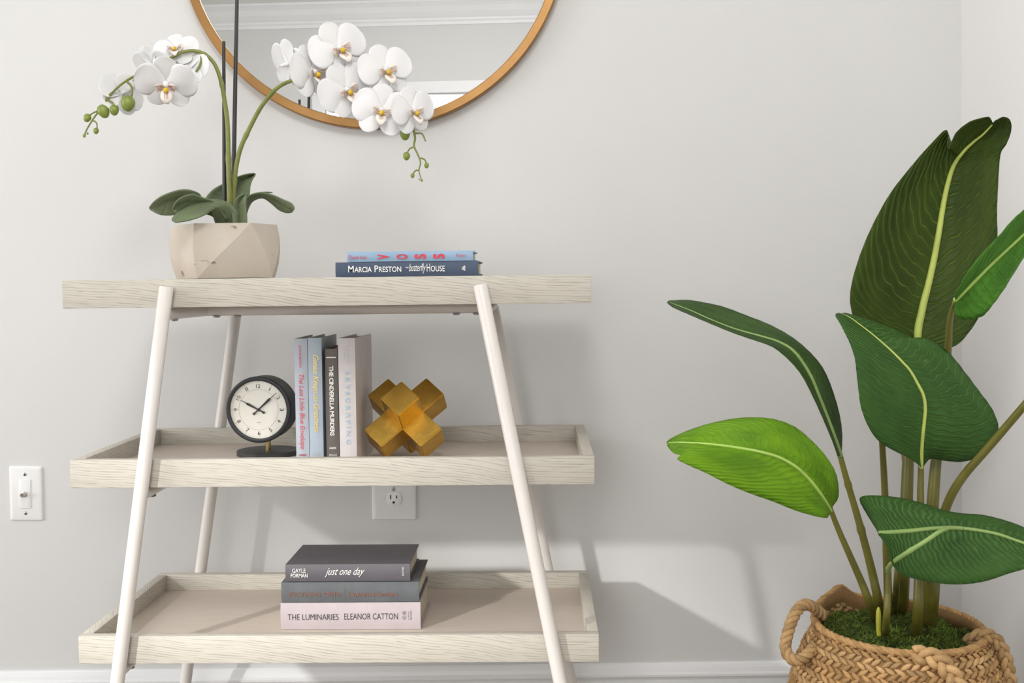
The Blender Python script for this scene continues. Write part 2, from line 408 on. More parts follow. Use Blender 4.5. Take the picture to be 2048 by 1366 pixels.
def wall_with_holes(name, lab, x_axis, pos, a0, a1, holes):
    bm = bmesh.new()
    def piece(p0, p1, q0, q1):
        if x_axis: add_box(bm, ((p0+p1)/2, pos, (q0+q1)/2), (p1-p0, t_, q1-q0))
        else: add_box(bm, (pos, (p0+p1)/2, (q0+q1)/2), (t_, p1-p0, q1-q0))
    e = a0
    for h0, h1, z0, z1 in holes:
        piece(e, h0, 0, CEIL); piece(h0, h1, 0, z0); piece(h0, h1, z1, CEIL); e = h1
    piece(e, a1, 0, CEIL)
    return struct(name, to_mesh(bm), M['wall'], lab, 'wall')
FWX0, FWX1, FWZ0, FWZ1 = -1.24, -.16, .75, 2.07
wall_with_holes('wall_front', 'greige wall opposite, reflected in the mirror', True, FRONT_Y-t_/2, LEFT_X-t_, RIGHT_X+t_, [(FWX0, FWX1, FWZ0, FWZ1)])
wall_with_holes('wall_left', 'greige wall with a window on the left', False, LEFT_X-t_/2, FRONT_Y, WALL_Y, [(.2, 1.7, .50, 2.0)])
def window(n, lab, x_axis, pos, a0, a1, z0, z1, sgn):
    root = bpy.data.objects.new('window_%d' % n, None); COL.objects.link(root); root['kind'] = 'structure'; root['label'] = lab; root['category'] = 'window'
    def bar(nm, p0, p1, q0, q1, d0, d1, mat):
        c = ((p0+p1)/2, pos+sgn*(d0+d1)/2, (q0+q1)/2) if x_axis else (pos+sgn*(d0+d1)/2, (p0+p1)/2, (q0+q1)/2)
        s = (p1-p0, abs(d1-d0), q1-q0) if x_axis else (abs(d1-d0), p1-p0, q1-q0)
        link(nm, box_mesh(c, s, .004 if mat == M['trim'] else 0), mat, root)
    c = .075
    bar('casing', a0-c, a1+c, z1, z1+.07, 0, .02, M['trim'])
    bar('casing', a0-c, a1+c, z0-c, z0, 0, .025, M['trim'])
    bar('casing', a0-c, a0, z0, z1, 0, .02, M['trim']); bar('casing', a1, a1+c, z0, z1, 0, .02, M['trim'])
    bar('sash', a0, a1, z1-.035, z1, -.05, -.015, M['trim']); bar('sash', a0, a1, z0, z0+.05, -.05, -.015, M['trim'])
    bar('sash', a0, a0+.04, z0, z1, -.05, -.015, M['trim']); bar('sash', a1-.04, a1, z0, z1, -.05, -.015, M['trim'])
    bar('meeting_rail', a0, a1, (z0+z1)/2-.02, (z0+z1)/2+.02, -.055, -.01, M['trim'])
    bar('pane', a0, a1, z0, z1, -.045, -.04, M['daylight'])
window(1, 'white cased bright window reflected low in the round mirror', True, FRONT_Y, FWX0, FWX1, FWZ0, FWZ1, 1)
window(2, 'white cased window letting daylight in from the left', False, LEFT_X, 0.2, 1.7, .50, 2.0, 1)
# baseboards: a flat board, a bead and a small cap, profile (out from wall, z)
BPROF = [(0, 0), (.014, 0), (.014, BB-.034), (.0155, BB-.030), (.0185, BB-.026), (.0185, BB-.0215), (.014, BB-.018), (.0115, BB-.010), (.008, BB-.003), (.005, BB), (0, BB)]
def profile_run(prof, mapf, a, b):
    V = [mapf(d, z, a) for d, z in prof]+[mapf(d, z, b) for d, z in prof]; n = len(prof)
    F = [(k, (k+1) % n, n+(k+1) % n, n+k) for k in range(n)]+[tuple(range(n-1, -1, -1)), tuple(range(n, 2*n))]
    bm = bmesh.new(); bm.from_mesh(pyd(V, F)); bmesh.ops.recalc_face_normals(bm, faces=bm.faces); return to_mesh(bm)
struct('baseboard_back', profile_run(BPROF, lambda d, z, a: (a, WALL_Y-d, z), LEFT_X, RIGHT_X), M['trim'], 'white moulded baseboard under the shelf wall', 'baseboard')
struct('baseboard_right', profile_run(BPROF, lambda d, z, a: (RIGHT_X-d, a, z), FRONT_Y, WALL_Y-.0186), M['trim'], 'white moulded baseboard of the side wall', 'baseboard')
# crown moulding of the opposite wall (seen in the mirror)
CP = [(0, CEIL), (.10, CEIL), (.10, CEIL-.012), (.085, CEIL-.022), (.07, CEIL-.034), (.05, CEIL-.062), (.03, CEIL-.082), (.018, CEIL-.092), (.018, CEIL-.104), (.010, CEIL-.112), (.010, CEIL-.13), (0, CEIL-.13)]
struct('trim_1', profile_run(CP, lambda d, z, a: (a, FRONT_Y+d, z), LEFT_X, RIGHT_X), M['trim'], 'white crown moulding reflected at the top of the mirror', 'moulding')

# ------------------------------------------------------------------ wall plates
def plate_mesh(w, h, d=.0062, bev=.006):
    V = []
    def rr(w, h, r, y, n=5):
        for cx, cz, a0 in ((w/2-r, h/2-r, 0), (-w/2+r, h/2-r, 90), (-w/2+r, -h/2+r, 180), (w/2-r, -h/2+r, 270)):
            for k in range(n):
                a = math.radians(a0+90*k/(n-1)); V.append((cx+r*math.cos(a), y, cz+r*math.sin(a)))
    rr(w, h, .003, 0); rr(w, h, .003, -d*.3); rr(w-.004, h-.004, .003, -d*.75); rr(w-2*bev, h-2*bev, .003, -d)
    F = [];n = 20
    for i in range(3):
        for k in range(n): F.append((i*n+k, (i+1)*n+k, (i+1)*n+(k+1) % n, i*n+(k+1) % n))
    F.append(tuple(3*n+k for k in range(n-1, -1, -1)))
    bm = bmesh.new(); bm.from_mesh(pyd(V, F)); bmesh.ops.recalc_face_normals(bm, faces=bm.faces)
    return shade_flat_sharp(to_mesh(bm), .5)
def screw_mesh(r, h):
    return shade_flat_sharp(lathe_mesh([(r, 0), (r, h*.5), (r*.75, h)], 16, 'y'), .8)
c = at(53.2, 986.5, WALL_Y)
cx_ = thing('coax_wall_plate', 'white wall plate with a cable jack, left of the shelf', 'wall plate', c, (0, .02, 0))
link('plate', plate_mesh(.0705, .116), M['plate'], cx_)
link('insert', shade_flat_sharp(box_mesh((0, -.0071, 0), (.024, .0025, .061), .0006)), M['plate'], cx_)
for s_ in (-1, 1):
    q = link('screw', screw_mesh(.0036, .0012), M['steel'], cx_, (0, -.0062, s_*.0415))
    link('screw_slot', box_mesh((0, -.0012, 0), (.0009, .0004, .006)), M['slot'], q)
j = link('cable_jack', shade_flat_sharp(lathe_mesh([(.0055, 0), (.0055, .004), (.0045, .0045), (.0045, .014), (.0032, .0142), (.0032, .012), (.0008, .012)], 18, 'y'), .6), plain('jack_nickel', (.50, .48, .45), .28, 1.0), cx_, (0, -.008, -.0005))
c = at(788, 977, WALL_Y)
ol = thing('power_outlet', 'white duplex power outlet half hidden below the middle tray', 'outlet', c, (0, .012, 0))
link('plate', plate_mesh(.0925, .132), M['plate'], ol)
def recept():
    pts = []
    for k in range(28):
        a = 2*math.pi*k/28; x = .0172*math.cos(a); z = max(-.0142, min(.0142, .0172*math.sin(a))); pts.append((x, z))
    V = [(x, -.0058, z) for x, z in pts]+[(x, -.0078, z) for x, z in pts]+[(x*.95, -.0082, z*.95) for x, z in pts]
    F = [];n = 28
    for i in range(2):
        for k in range(n): F.append((i*n+k, i*n+(k+1) % n, (i+1)*n+(k+1) % n, (i+1)*n+k))
    F.append(tuple(2*n+k for k in range(n)))
    return shade_flat_sharp(pyd(V, F), .5)
for s_ in (-1, 1):
    r_ = link('receptacle', recept(), M['plate'], ol, (0, 0, s_*.0195))
    link('gap_shadow_line', lathe_mesh([(.0178, .0), (.0178, .0003), (.0174, .0003)], 28, 'y'), M['slot'], r_, (0, -.0062, 0)).scale = (1, 1, .83)
    for x, w, h in ((-.0063, .0021, .0085), (.0063, .0021, .0068)): link('slot', box_mesh((x, -.0083, .003), (w, .0006, h)), M['slot'], r_)
    link('ground_hole', lathe_mesh([(.0026, 0), (.0026, .0006)], 16, 'y'), M['slot'], r_, (0, -.008, -.0085))
q = link('screw', screw_mesh(.0034, .0012), M['steel'], ol, (0, -.0062, 0))

# ------------------------------------------------------------------ round mirror
mc = at(743, -136, 2.37)
mir = thing('round_mirror', 'large round wall mirror with a slim brushed gold frame', 'mirror', (mc.x, WALL_Y, mc.z))
RM = .3965
link('frame', shade_flat_sharp(lathe_mesh([(RM-.020, .001), (RM-.002, .001), (RM, .003), (RM, .026), (RM-.002, .028), (RM-.017, .028), (RM-.0185, .0268), (RM-.0185, .008)], 160, 'y', False), .6), M['frame'], mir)
gl = link('mirror_glass', lathe_mesh([(RM-.0175, .010), (RM-.0175, .0225)], 128, 'y'), M['mirror'], mir)

# ------------------------------------------------------------------ the tiered shelf
SW, SD, SH, T = .85, .4128, .0454, .018
Y0 = 1.8366; TILT = .0096
TR = {'top': (-.3385, H+.0135), 'mid': (-.3375, H-.2781), 'low': (-.3355, H-.5681)}   # centre x, height of the rim
IN = .030                                   # depth of the tray inside
def tz(tray, x, off=0.0):                   # height on a tilted tray at world x
    cx, z = TR[tray]; return z+off-math.tan(TILT)*(x-cx)
shelf = thing('tiered_shelf', 'three-tier shelf with pale oak trays and cream tube legs', 'shelf', (-.3355, Y0+SD/2, 0))
def sl(*p): return Vector(p)-shelf.location
for key, lab in (('top', 'flat pale oak top board'), ('mid', 'middle pale oak tray'), ('low', 'bottom pale oak tray')):
    cx, z = TR[key]
    loc = Vector((cx, Y0, z))-shelf.location; rot = (0, TILT, 0)
    if key == 'top':
        base = link('top_board', shade_flat_sharp(box_mesh((0, SD/2, -.008), (SW-2*T, SD-2*T, .016))), M['oak_in'], shelf, loc, rot)
    else:
        base = link('tray_floor', box_mesh((0, SD/2, -IN-.006), (SW-2*T, SD-2*T, .012)), M['oak_in'], shelf, loc, rot)
    base['label'] = lab
    bev = .0009
    link('front_rail', shade_flat_sharp(box_mesh((0, T/2, -SH/2), (SW, T, SH), bev)), M['oak'], base)
    link('rear_rail', shade_flat_sharp(box_mesh((0, SD-T/2, -SH/2), (SW, T, SH), bev)), M['oak'], base)
    for s_ in (-1, 1): link('side_rail', shade_flat_sharp(box_mesh((s_*(SW/2-T/2), SD/2, -SH/2), (T, SD-2*T, SH), bev)), M['oak_side'], base)
R_ = .0113
YF, YR = Y0-R_-.0005, Y0+SD+R_+.0005
def leg(nm, p0, p1, y):
    """tube through two photo positions at depth y, from its capped top down to the floor"""
    a = at(*p0, y); b = at(*p1, y); d = (b-a); e = a+d*((0.0-a.z)/d.z)
    n = d.normalized()
    pts = [a, a+n*.002, a+(e-a)*.5, e]
    return link(nm, shade_flat_sharp(tube_mesh([p-shelf.location for p in pts], [R_*.86, R_, R_, R_], 24), .7), M['tube'], shelf), a, e
FL, fla, flb = leg('front_leg', (333, 573), (234.5, 1366), YF)
FR, fra, frb = leg('front_leg', (960, 569), (1121, 1366), YF)
RL, rla, rlb = leg('rear_leg', (473.5, 612), (371, 1366), YR)
RRl, rra, rrb = leg('rear_leg', (985.5, 612), (1143, 1366), YR)
def on_leg(a, e, z): return a+(e-a)*((z-a.z)/(e.z-a.z))
for key in ('top', 'mid', 'low'):
    cx, z = TR[key]
    ends = []
    for a, e, ra, re in ((fla, flb, rla, rlb), (fra, frb, rra, rrb)):
        zz = tz(key, on_leg(a, e, z).x, -SH-.0105)
        p = on_leg(a, e, zz); q = on_leg(ra, re, zz)
        link('side_bar', shade_flat_sharp(tube_mesh([p-shelf.location, q-shelf.location], .0098, 20), .7), M['tube'], shelf)
        ends.append((p+q)/2)
        for f in (.13, .87):
            m_ = p.lerp(q, f); link('screw', shade_flat_sharp(lathe_mesh([(.0062, -.0012), (.0058, -.0032), (.003, -.0045)], 16), .8), M['steel'], shelf, m_-shelf.location+Vector((0, 0, -.0085)))
    l, r = ends
    link('cross_bar', shade_flat_sharp(tube_mesh([l-shelf.location+Vector((.004, 0, .0005)), r-shelf.location+Vector((-.004, 0, .0005))], .0098, 20), .7), M['tube'], shelf)
    for f in (.045, .118, .885, .955):
        m_ = l.lerp(r, f); link('screw', shade_flat_sharp(lathe_mesh([(.0068, -.0012), (.0064, -.0032), (.003, -.0045)], 16), .8), M['steel'], shelf, m_-shelf.location+Vector((0, 0, -.0082)))

# ------------------------------------------------------------------ books
def cloth(name, col, rough=.6, var=.05, bump=.15): return plain(name, col, rough, 0, var, 30, bump, 900)
def book(name, label, L, D, TH, cover, loc, standing=False, turn=0.0, rounded=.004, group=None, prints=(), title_label=None):
    """local frame: spine faces -Y along X (length L), depth D along Y, thickness TH along Z from 0"""
    ry = TILT+(math.pi/2 if standing else 0)
    o = thing(name, label, 'book', loc, (0, ry, turn), group)
    if standing:
        # with Ry(90deg) local +X points down and local +Z to the right
        o.rotation_euler = (Matrix.Rotation(turn, 3, 'Z') @ Matrix.Rotation(TILT, 3, 'Y') @ Matrix.Rotation(math.pi/2, 3, 'Y')).to_euler()
    bt = .0026; hinge = .007
    # cover: C-shaped section extruded along X
    n = 8; outer = []
    for k in range(n+1):
        a = k/n; outer.append((-rounded*math.sin(math.pi*a)*.55, TH*a))
    sec = [(D, 0), (hinge+.004, 0), (hinge, .0009), (hinge-.003, 0)]+outer+[(hinge-.003, TH), (hinge, TH-.0009), (hinge+.004, TH), (D, TH), (D, TH-bt), (bt+.001, TH-bt), (bt+.001, bt), (D, bt)]
    # bevel the two spine corners a touch
    V = [(-L/2, y, z) for y, z in sec]+[(L/2, y, z) for y, z in sec]; m = len(sec)
    F = [(k, (k+1) % m, m+(k+1) % m, m+k) for k in range(m)]
    bm = bmesh.new(); bm.from_mesh(pyd(V, F))
    bm.verts.ensure_lookup_table()
    for s_ in (0, m):
        bm.faces.new([bm.verts[s_+k] for k in range(m)])
    bmesh.ops.triangulate(bm, faces=[f for f in bm.faces if len(f.verts) > 4])
    bmesh.ops.recalc_face_normals(bm, faces=bm.faces)
    cv = link('cover', shade_flat_sharp(to_mesh(bm), .5), cover, o)
    link('pages', box_mesh((0, (D-.004+bt)/2+.001, TH/2), (L-.007, D-.006-bt, TH-2*bt-.0004)), M['pages'], o)
    for s_ in (-1, 1):
        link('headband', tube_mesh([Vector((s_*(L/2-.0036), bt+.0028, bt)), Vector((s_*(L/2-.0036), bt+.0020, TH/2)), Vector((s_*(L/2-.0036), bt+.0028, TH-bt))], .0012, 6), M['pages'], o)
    for nm, me, mat in prints:
        link(nm, me, mat, cv)
    return o
def inkm(name, col, rough=.5, metal=0): return plain(name, col, rough, metal, .03)
Wt, Rd = inkm('print_white', (.85, .84, .80)), inkm('print_red', (.62, .035, .06))
PY = -.0034                                  # print sits just off the slightly rounded spine
def span(p0, p1, py, y):                     # world x range from photo columns at depth y
    return at(p0, py, y).x, at(p1, py, y).x
def fr(x, a, b, L, lo=None):                 # photo coordinate to local spine coordinate
    return (x-a)/(b-a)*L-L/2

# two books lying on the top board
yb = 1.868
x0, x1 = span(671, 956.5, 538, yb); L = x1-x0; TH = .0236
def bx(px): return fr(px, 671, 956.5, L)
pr = [('author_lettering', text_mesh('M', (bx(697), bx(708), .0072, .0180), PY, 0, .012), Wt),
      ('author_lettering', text_mesh('ARCIA', (bx(709.5), bx(744), .0072, .0160), PY, 0, .012), Wt),
      ('author_lettering', text_mesh('P', (bx(749.5), bx(757), .0072, .0180), PY, 0, .012), Wt),
      ('author_lettering', text_mesh('RESTON', (bx(758.5), bx(803), .0072, .0160), PY, 0, .012), Wt),
      ('title_lettering', text_mesh('THE', (bx(811.5), bx(817.5), .0128, .0150), PY, 0, .02), Wt),
      ('title_lettering', text_mesh('butterfly', (bx(818.5), bx(852), .0040, .0205), PY, .35, .0), Wt),
      ('title_lettering', text_mesh('H', (bx(854), bx(860.5), .0072, .0200), PY, 0, .0), Wt),
      ('title_lettering', text_mesh('OUSE', (bx(862), bx(890), .0072, .0165), PY, 0, .006), Wt),
      ('publisher_mark', quad_mesh_xz([[(bx(924), .0095), (bx(925.2), .0093), (bx(925.2), .0138), (bx(924), .0130)], [(bx(926), .0092), (bx(927.4), .0090), (bx(927.4), .0155), (bx(926), .0147)]]+[[(bx(928.3), z_), (bx(930.8), z_), (bx(930.8), z_+.0012), (bx(928.3), z_+.0012)] for z_ in (.0080, .0097, .0114, .0131, .0148)], PY), Wt)]
xc = (x0+x1)/2
b1 = book('book', 'navy hardback under the light blue one on the top board', L, .145, TH, cloth('navy_cloth', (.050, .075, .125)), (xc, yb, tz('top', xc, .0006)), rounded=.003, group='books on the top board', prints=pr)
x0, x1 = span(694, 946, 512, yb-.001); L2 = x1-x0; TH2 = .0162
def bx(px): return fr(px, 694, 946, L2)
pr = [('author_lettering', text_mesh('David Ives', (bx(698.5), bx(734), .0042, .0105), PY, 0, .0), Rd),
      ('publisher_lettering', text_mesh('Putnam', (bx(912.5), bx(931), .0062, .0112), PY, 0, .0), Rd)]
for ch, a, b in (('V', 755.5, 780), ('O', 793, 816), ('S', 829, 853), ('S', 866, 890)):
    pr.append(('title_lettering', text_mesh(ch, (bx(a), bx(b), .0036, .0118), PY, 0, .035, 1, math.pi/2), Rd))
xc2 = (x0+x1)/2
b2 = book('book', 'thin light blue hardback with red lettering, topmost on the top board', L2, .137, TH2, cloth('light_blue_cloth', (.27, .40, .55)), (xc2, yb-.001, tz('top', xc2, .0012+TH)), rounded=.003, group='books on the top board', prints=pr)

# four books standing on the middle tray
ys = 1.97
def standing(pxl, pxr, pytop, D, mat, label, prints_f, y=ys, turn=0.0):
    a = at(pxl, 800, y).x; b = at(pxr, 800, y).x; TH = b-a
    zf = tz('mid', (a+b)/2, -IN+.0008); ztop = at((pxl+pxr)/2, pytop, y).z; Ls = ztop-zf
    # local x runs down from the middle; z = thickness to the right
    def lx(py): return (ztop-at((pxl+pxr)/2, py, y).z)-Ls/2
    o = book('book', label, Ls, D, TH, mat, (a, y, zf+Ls/2), True, turn, .0035, 'books standing on the middle tray', prints_f(lx, TH))
    return o
Rd2 = inkm('print_crimson', (.66, .075, .10)); Gold = inkm('print_gold', (.80, .62, .25), .35, .3)
Pale = inkm('print_pale_blue', (.38, .54, .70)); Faint = inkm('print_faint_grey', (.50, .53, .58)); DkR = inkm('print_dark_red', (.40, .04, .06))
standing(590.5, 616.5, 677, .152, cloth('grey_blue_cover', (.45, .49, .55), .45), 'pale grey-blue book with red script, beside the clock',
    lambda lx, t: [('author_lettering', text_mesh('JOHNSON', (lx(690), lx(734), t*.34, t*.56), PY, 0, .01), Rd2),
                   ('title_lettering', text_mesh('The Last Little Blue Envelope', (lx(748), lx(898), t*.24, t*.72), PY, .22, .0, .92), Rd2),
                   ('publisher_lettering', text_mesh('HARPER', (lx(907.5), lx(911), t*.22, t*.80), PY, 0, .03, 1, math.pi/2), DkR)])
standing(617.5, 645, 675.5, .150, cloth('light_blue_cover', (.39, .46, .53), .42), 'light blue book with gold script, second from the clock',
    lambda lx, t: [('title_lettering', text_mesh('Genius Keeps to Greatness', (lx(709), lx(864), t*.26, t*.80), PY, .35, .012, .92), Gold),
                   ('publisher_lettering', text_mesh('FSG', (lx(905), lx(911.5), t*.22, t*.78), PY, 0, -.01, 1.2, math.pi/2), inkm('print_dull_gold', (.50, .48, .42)))])
standing(651, 676.5, 697.5, .140, cloth('brown_grey_cover', (.125, .108, .095), .5), 'short dark taupe book with white capitals between two pale books',
    lambda lx, t: [('title_lettering', text_mesh('THE CINDERELLA MURDERS', (lx(731.5), lx(871), t*.34, t*.68), PY, 0, .028, .92), Wt),
                   ('rule', quad_mesh_xz([[(lx(713.5), t*.14), (lx(715.5), t*.14), (lx(715.5), t*.90), (lx(713.5), t*.90)]], PY), Wt),
                   ('publisher_lettering', text_mesh('HARPER', (lx(893.5), lx(897.5), t*.26, t*.80), PY, 0, .02, 1, math.pi/2), Wt),
                   ('publisher_lettering', text_mesh('BRAGG', (lx(907), lx(911.5), t*.22, t*.84), PY, .2, .02, 1, math.pi/2), inkm('print_silver', (.55, .54, .52)))], y=ys+.004)
standing(678, 712, 676, .163, cloth('pinkish_white_cover', (.62, .58, .57), .5), 'thick off-white book with pale blue capitals, beside the brass ornament',
    lambda lx, t: [('title_lettering', text_mesh('SKYSCRAPING', (lx(742), lx(888), t*.40, t*.66), PY, 0, .012, 1.5), Pale),
                   ('author_lettering', text_mesh('DENISE', (lx(690), lx(728), t*.54, t*.66), PY, 0, 0, 1.5), Faint),
                   ('author_lettering', text_mesh('JADEN', (lx(692), lx(721), t*.32, t*.44), PY, 0, 0, 1.5), Faint)], turn=-.03)

# three books lying on the bottom tray
zf = tz('low', -.39, -IN+.0008)
yl = atz(700, 1258, zf).y
x0, x1 = span(561.5, 841, 1232, yl); L = x1-x0; TH = .0470
def bx(px): return fr(px, 561.5, 841, L)
Ink = inkm('print_black', (.03, .03, .035)); Cop = inkm('print_copper', (.24, .115, .085), .45)
def sz(py, top, bot, th): return (bot-py)/(bot-top)*th
def z3(py): return sz(py, 1205.5, 1258.5, TH)
pr = [('title_lettering', text_mesh('THE LUMINARIES', (bx(576), bx(677.5), z3(1238.5), z3(1227)), PY, 0, -.006), Ink),
      ('author_lettering', text_mesh('ELEANOR CATTON', (bx(689), bx(796), z3(1238), z3(1226)), PY, 0, -.006), Ink),
      ('publisher_mark', quad_mesh_xz(ring_polys(bx(809), z3(1225.5), .0027, .0032)+ring_polys(bx(809), z3(1234.5), .0027, .0032), PY), Ink),
      ('publisher_lettering', text_mesh('L', (bx(807.6), bx(810.2), z3(1236), z3(1233)), PY, 0, 0, 1, math.pi/2), Ink),
      ('publisher_lettering', text_mesh('B', (bx(807.4), bx(810.4), z3(1227), z3(1224)), PY, 0, 0, 1, math.pi/2), Ink),
      ('publisher_lettering', text_mesh('LITTLE,', (bx(816.4), bx(819.0), z3(1238.5), z3(1221.5)), PY, 0, .0, 1, math.pi/2), Ink),
      ('publisher_lettering', text_mesh('BROWN', (bx(820.8), bx(823.6), z3(1238.5), z3(1221.5)), PY, 0, .0, 1, math.pi/2), Ink)]
xc = (x0+x1)/2
book('book', 'thick pale pink book at the bottom of the lower stack', L, .158, TH, cloth('pale_pink_cover', (.50, .435, .445), .5), (xc, yl, tz('low', xc, -IN+.0008)), turn=.0, rounded=.005, group='books stacked on the bottom tray', prints=pr)
zz = TH+.0008
x0, x1 = span(562.5, 838, 1183, yl); L = x1-x0; TH = .0350
def bx(px): return fr(px, 562.5, 838, L)
def z3(py): return sz(py, 1163, 1203, TH)
pr = [('title_lettering', text_mesh("SULLIVAN'S STING", (bx(576.5), bx(680), z3(1190.5), z3(1181.5)), PY, 0, .012, 1.05), Cop),
      ('author_lettering', text_mesh('Lawrence Sanders', (bx(697.5), bx(795), z3(1191), z3(1181)), PY, 0, .014), Cop),
      ('divider', quad_mesh_xz([[(bx(689), z3(1199)), (bx(689.7), z3(1199)), (bx(689.7), z3(1169)), (bx(689), z3(1169))]], PY), Cop)]
xc = (x0+x1)/2
book('book', 'dark slate cloth book with copper lettering, middle of the lower stack', L, .160, TH, cloth('slate_cloth', (.115, .125, .132), .6, .12, .4), (xc, yl+.001, tz('low', xc, -IN+.0008+zz)), turn=.0, rounded=.0045, group='books stacked on the bottom tray', prints=pr)
zz += TH+.0008
x0, x1 = span(571, 820, 1143, yl+.004); L = x1-x0; TH = .0300
def bx(px): return fr(px, 571, 820, L)
def z3(py): return sz(py, 1126, 1161, TH)
pr = [('author_lettering', text_mesh('GAYLE', (bx(585), bx(612), z3(1142), z3(1133.5)), PY, 0, .012), Wt),
      ('author_lettering', text_mesh('FORMAN', (bx(582), bx(616), z3(1152), z3(1143.8)), PY, 0, .012), Wt),
      ('title_lettering', text_mesh('just one day', (bx(650), bx(730), z3(1152), z3(1132)), PY, .6, .004), Wt),
      ('publisher_lettering', text_mesh('DUTTON', (bx(804.5), bx(808), z3(1149.5), z3(1131.5)), PY, 0, .01, 1, math.pi/2), Wt)]
xc = (x0+x1)/2
book('book', 'dusky grey-violet book with white lettering on top of the lower stack', L, .150, TH, cloth('grey_violet_cover', (.12, .11, .125), .5), (xc, yl+.004, tz('low', xc, -IN+.0008+zz)), turn=.0, rounded=.004, group='books stacked on the bottom tray', prints=pr)

# ------------------------------------------------------------------ table clock
yk = 2.085
kb = at(536, 890, yk)
ck = thing('table_clock', 'round black table clock with a cream dial on the middle tray', 'clock', (kb.x, yk, tz('mid', kb.x, -IN+.0006)), (0, TILT, -.07))
RC = .0590
link('base', shade_flat_sharp(lathe_mesh([(.0555, 0), (.0565, .001), (.0565, .0075), (.0555, .0085), (.001, .0085)], 64), .6), M['charcoal'], ck)
fz = at(522, 818.5, yk-.02).z-ck.location.z            # height of the dial centre
link('post', shade_flat_sharp(tube_mesh([Vector((0, 0, .008)), Vector((0, 0, fz-RC+.004))], .0050, 20), .7), M['brass_rod'], ck)
kc = Vector((-.0075, -.016, fz))
cs = link('case', shade_flat_sharp(lathe_mesh([(RC-.003, -.040), (RC, -.037), (RC, .010)], 72, 'y'), .6), M['charcoal'], ck, kc)
link('bezel', shade_flat_sharp(lathe_mesh([(RC+.0002, .004), (RC+.0012, .0075), (RC+.0012, .0125), (RC, .0155), (RC-.0025, .0165), (RC-.0060, .0155), (RC-.0066, .0145), (RC-.0066, .0105)], 96, 'y', False), .7), M['black'], ck, kc)
dl = link('dial', lathe_mesh([(RC-.0062, .0100), (RC-.0062, .0112)], 72, 'y'), M['dial'], ck, kc)
RD = RC-.0066
dy = -.0115
polys = []
for k in range(60):
    a = math.pi/2-2*math.pi*k/60; r0, r1, w = (RD*.90, RD*.985, .00022) if k % 5 == 0 else (RD*.935, RD*.965, .00010)
    ca, sa = math.cos(a), math.sin(a); polys.append([(r0*ca-w*sa, r0*sa+w*ca), (r0*ca+w*sa, r0*sa-w*ca), (r1*ca+w*sa, r1*sa-w*ca), (r1*ca-w*sa, r1*sa+w*ca)])
link('minute_track', quad_mesh_xz(polys+ring_polys(0, 0, RD*.695, RD*.702, 72), dy), M['ink_soft'], dl)
link('maker_mark', quad_mesh_xz([[(-.005, -.0232), (.005, -.0232), (.005, -.0229), (-.005, -.0229)]]+ring_polys(0, -.02305, .0006, .0012, 12), dy), M['ink_soft'], dl)
for k in range(1, 13):
    a = math.pi/2-2*math.pi*k/12; r = RD*.815
    h = .0068; w = {1: .0012, 10: .0082, 11: .0044, 12: .0078}.get(k, .0050)
    me = text_mesh('II' if k == 11 else ('I' if k == 1 else str(k)), (-w/2, w/2, -h/2, h/2), 0, 0, .0)
    th = -2*math.pi*k/12 if k in (12, 1, 2, 3, 10, 11, 9) else math.pi-2*math.pi*k/12
    rot = Matrix.Rotation(-th, 4, 'Y')
    me.transform(Matrix.Translation((r*math.cos(a), dy-.0001, r*math.sin(a))) @ rot)
    link('numeral', me, M['ink'], dl)
def hand(nm, ang, prof, y):
    """prof: (distance along, half width)"""
    ca, sa = math.cos(ang), math.sin(ang)
    up = [(d*ca-w*sa, d*sa+w*ca) for d, w in prof]; dn = [(d*ca+w*sa, d*sa-w*ca) for d, w in prof][::-1]
    pl = up+dn; n = len(pl)
    V = [(x, y, z) for x, z in pl]+[(x, y-.0007, z) for x, z in pl]
    F = [tuple(range(n)), tuple(range(2*n-1, n-1, -1))]+[(k, n+k, n+(k+1) % n, (k+1) % n) for k in range(n)]
    bm = bmesh.new(); bm.from_mesh(pyd(V, F)); bmesh.ops.recalc_face_normals(bm, faces=bm.faces)
    link(nm, to_mesh(bm), M['ink'], ck, kc)
def ang(dx, dz): return math.atan2(dz, dx)
hand('minute_hand', ang(305, 275), [(-.0128, .0016), (-.0122, .0021), (-.0105, .0021), (-.008, .0012), (0, .0010), (.027, .0022), (.029, .0020), (.0315, .0006), (.0455, .0004)], -.0138)
hand('hour_hand', ang(-300, 160), [(-.0128, .0016), (-.0122, .0021), (-.0105, .0021), (-.008, .0012), (0, .0010), (.021, .0021), (.0232, .0021), (.0255, .0006), (.0370, .0004)], -.0126)
link('hub', lathe_mesh([(.0026, .0112), (.0026, .0150), (.0014, .0154)], 20, 'y'), M['ink'], ck, kc)

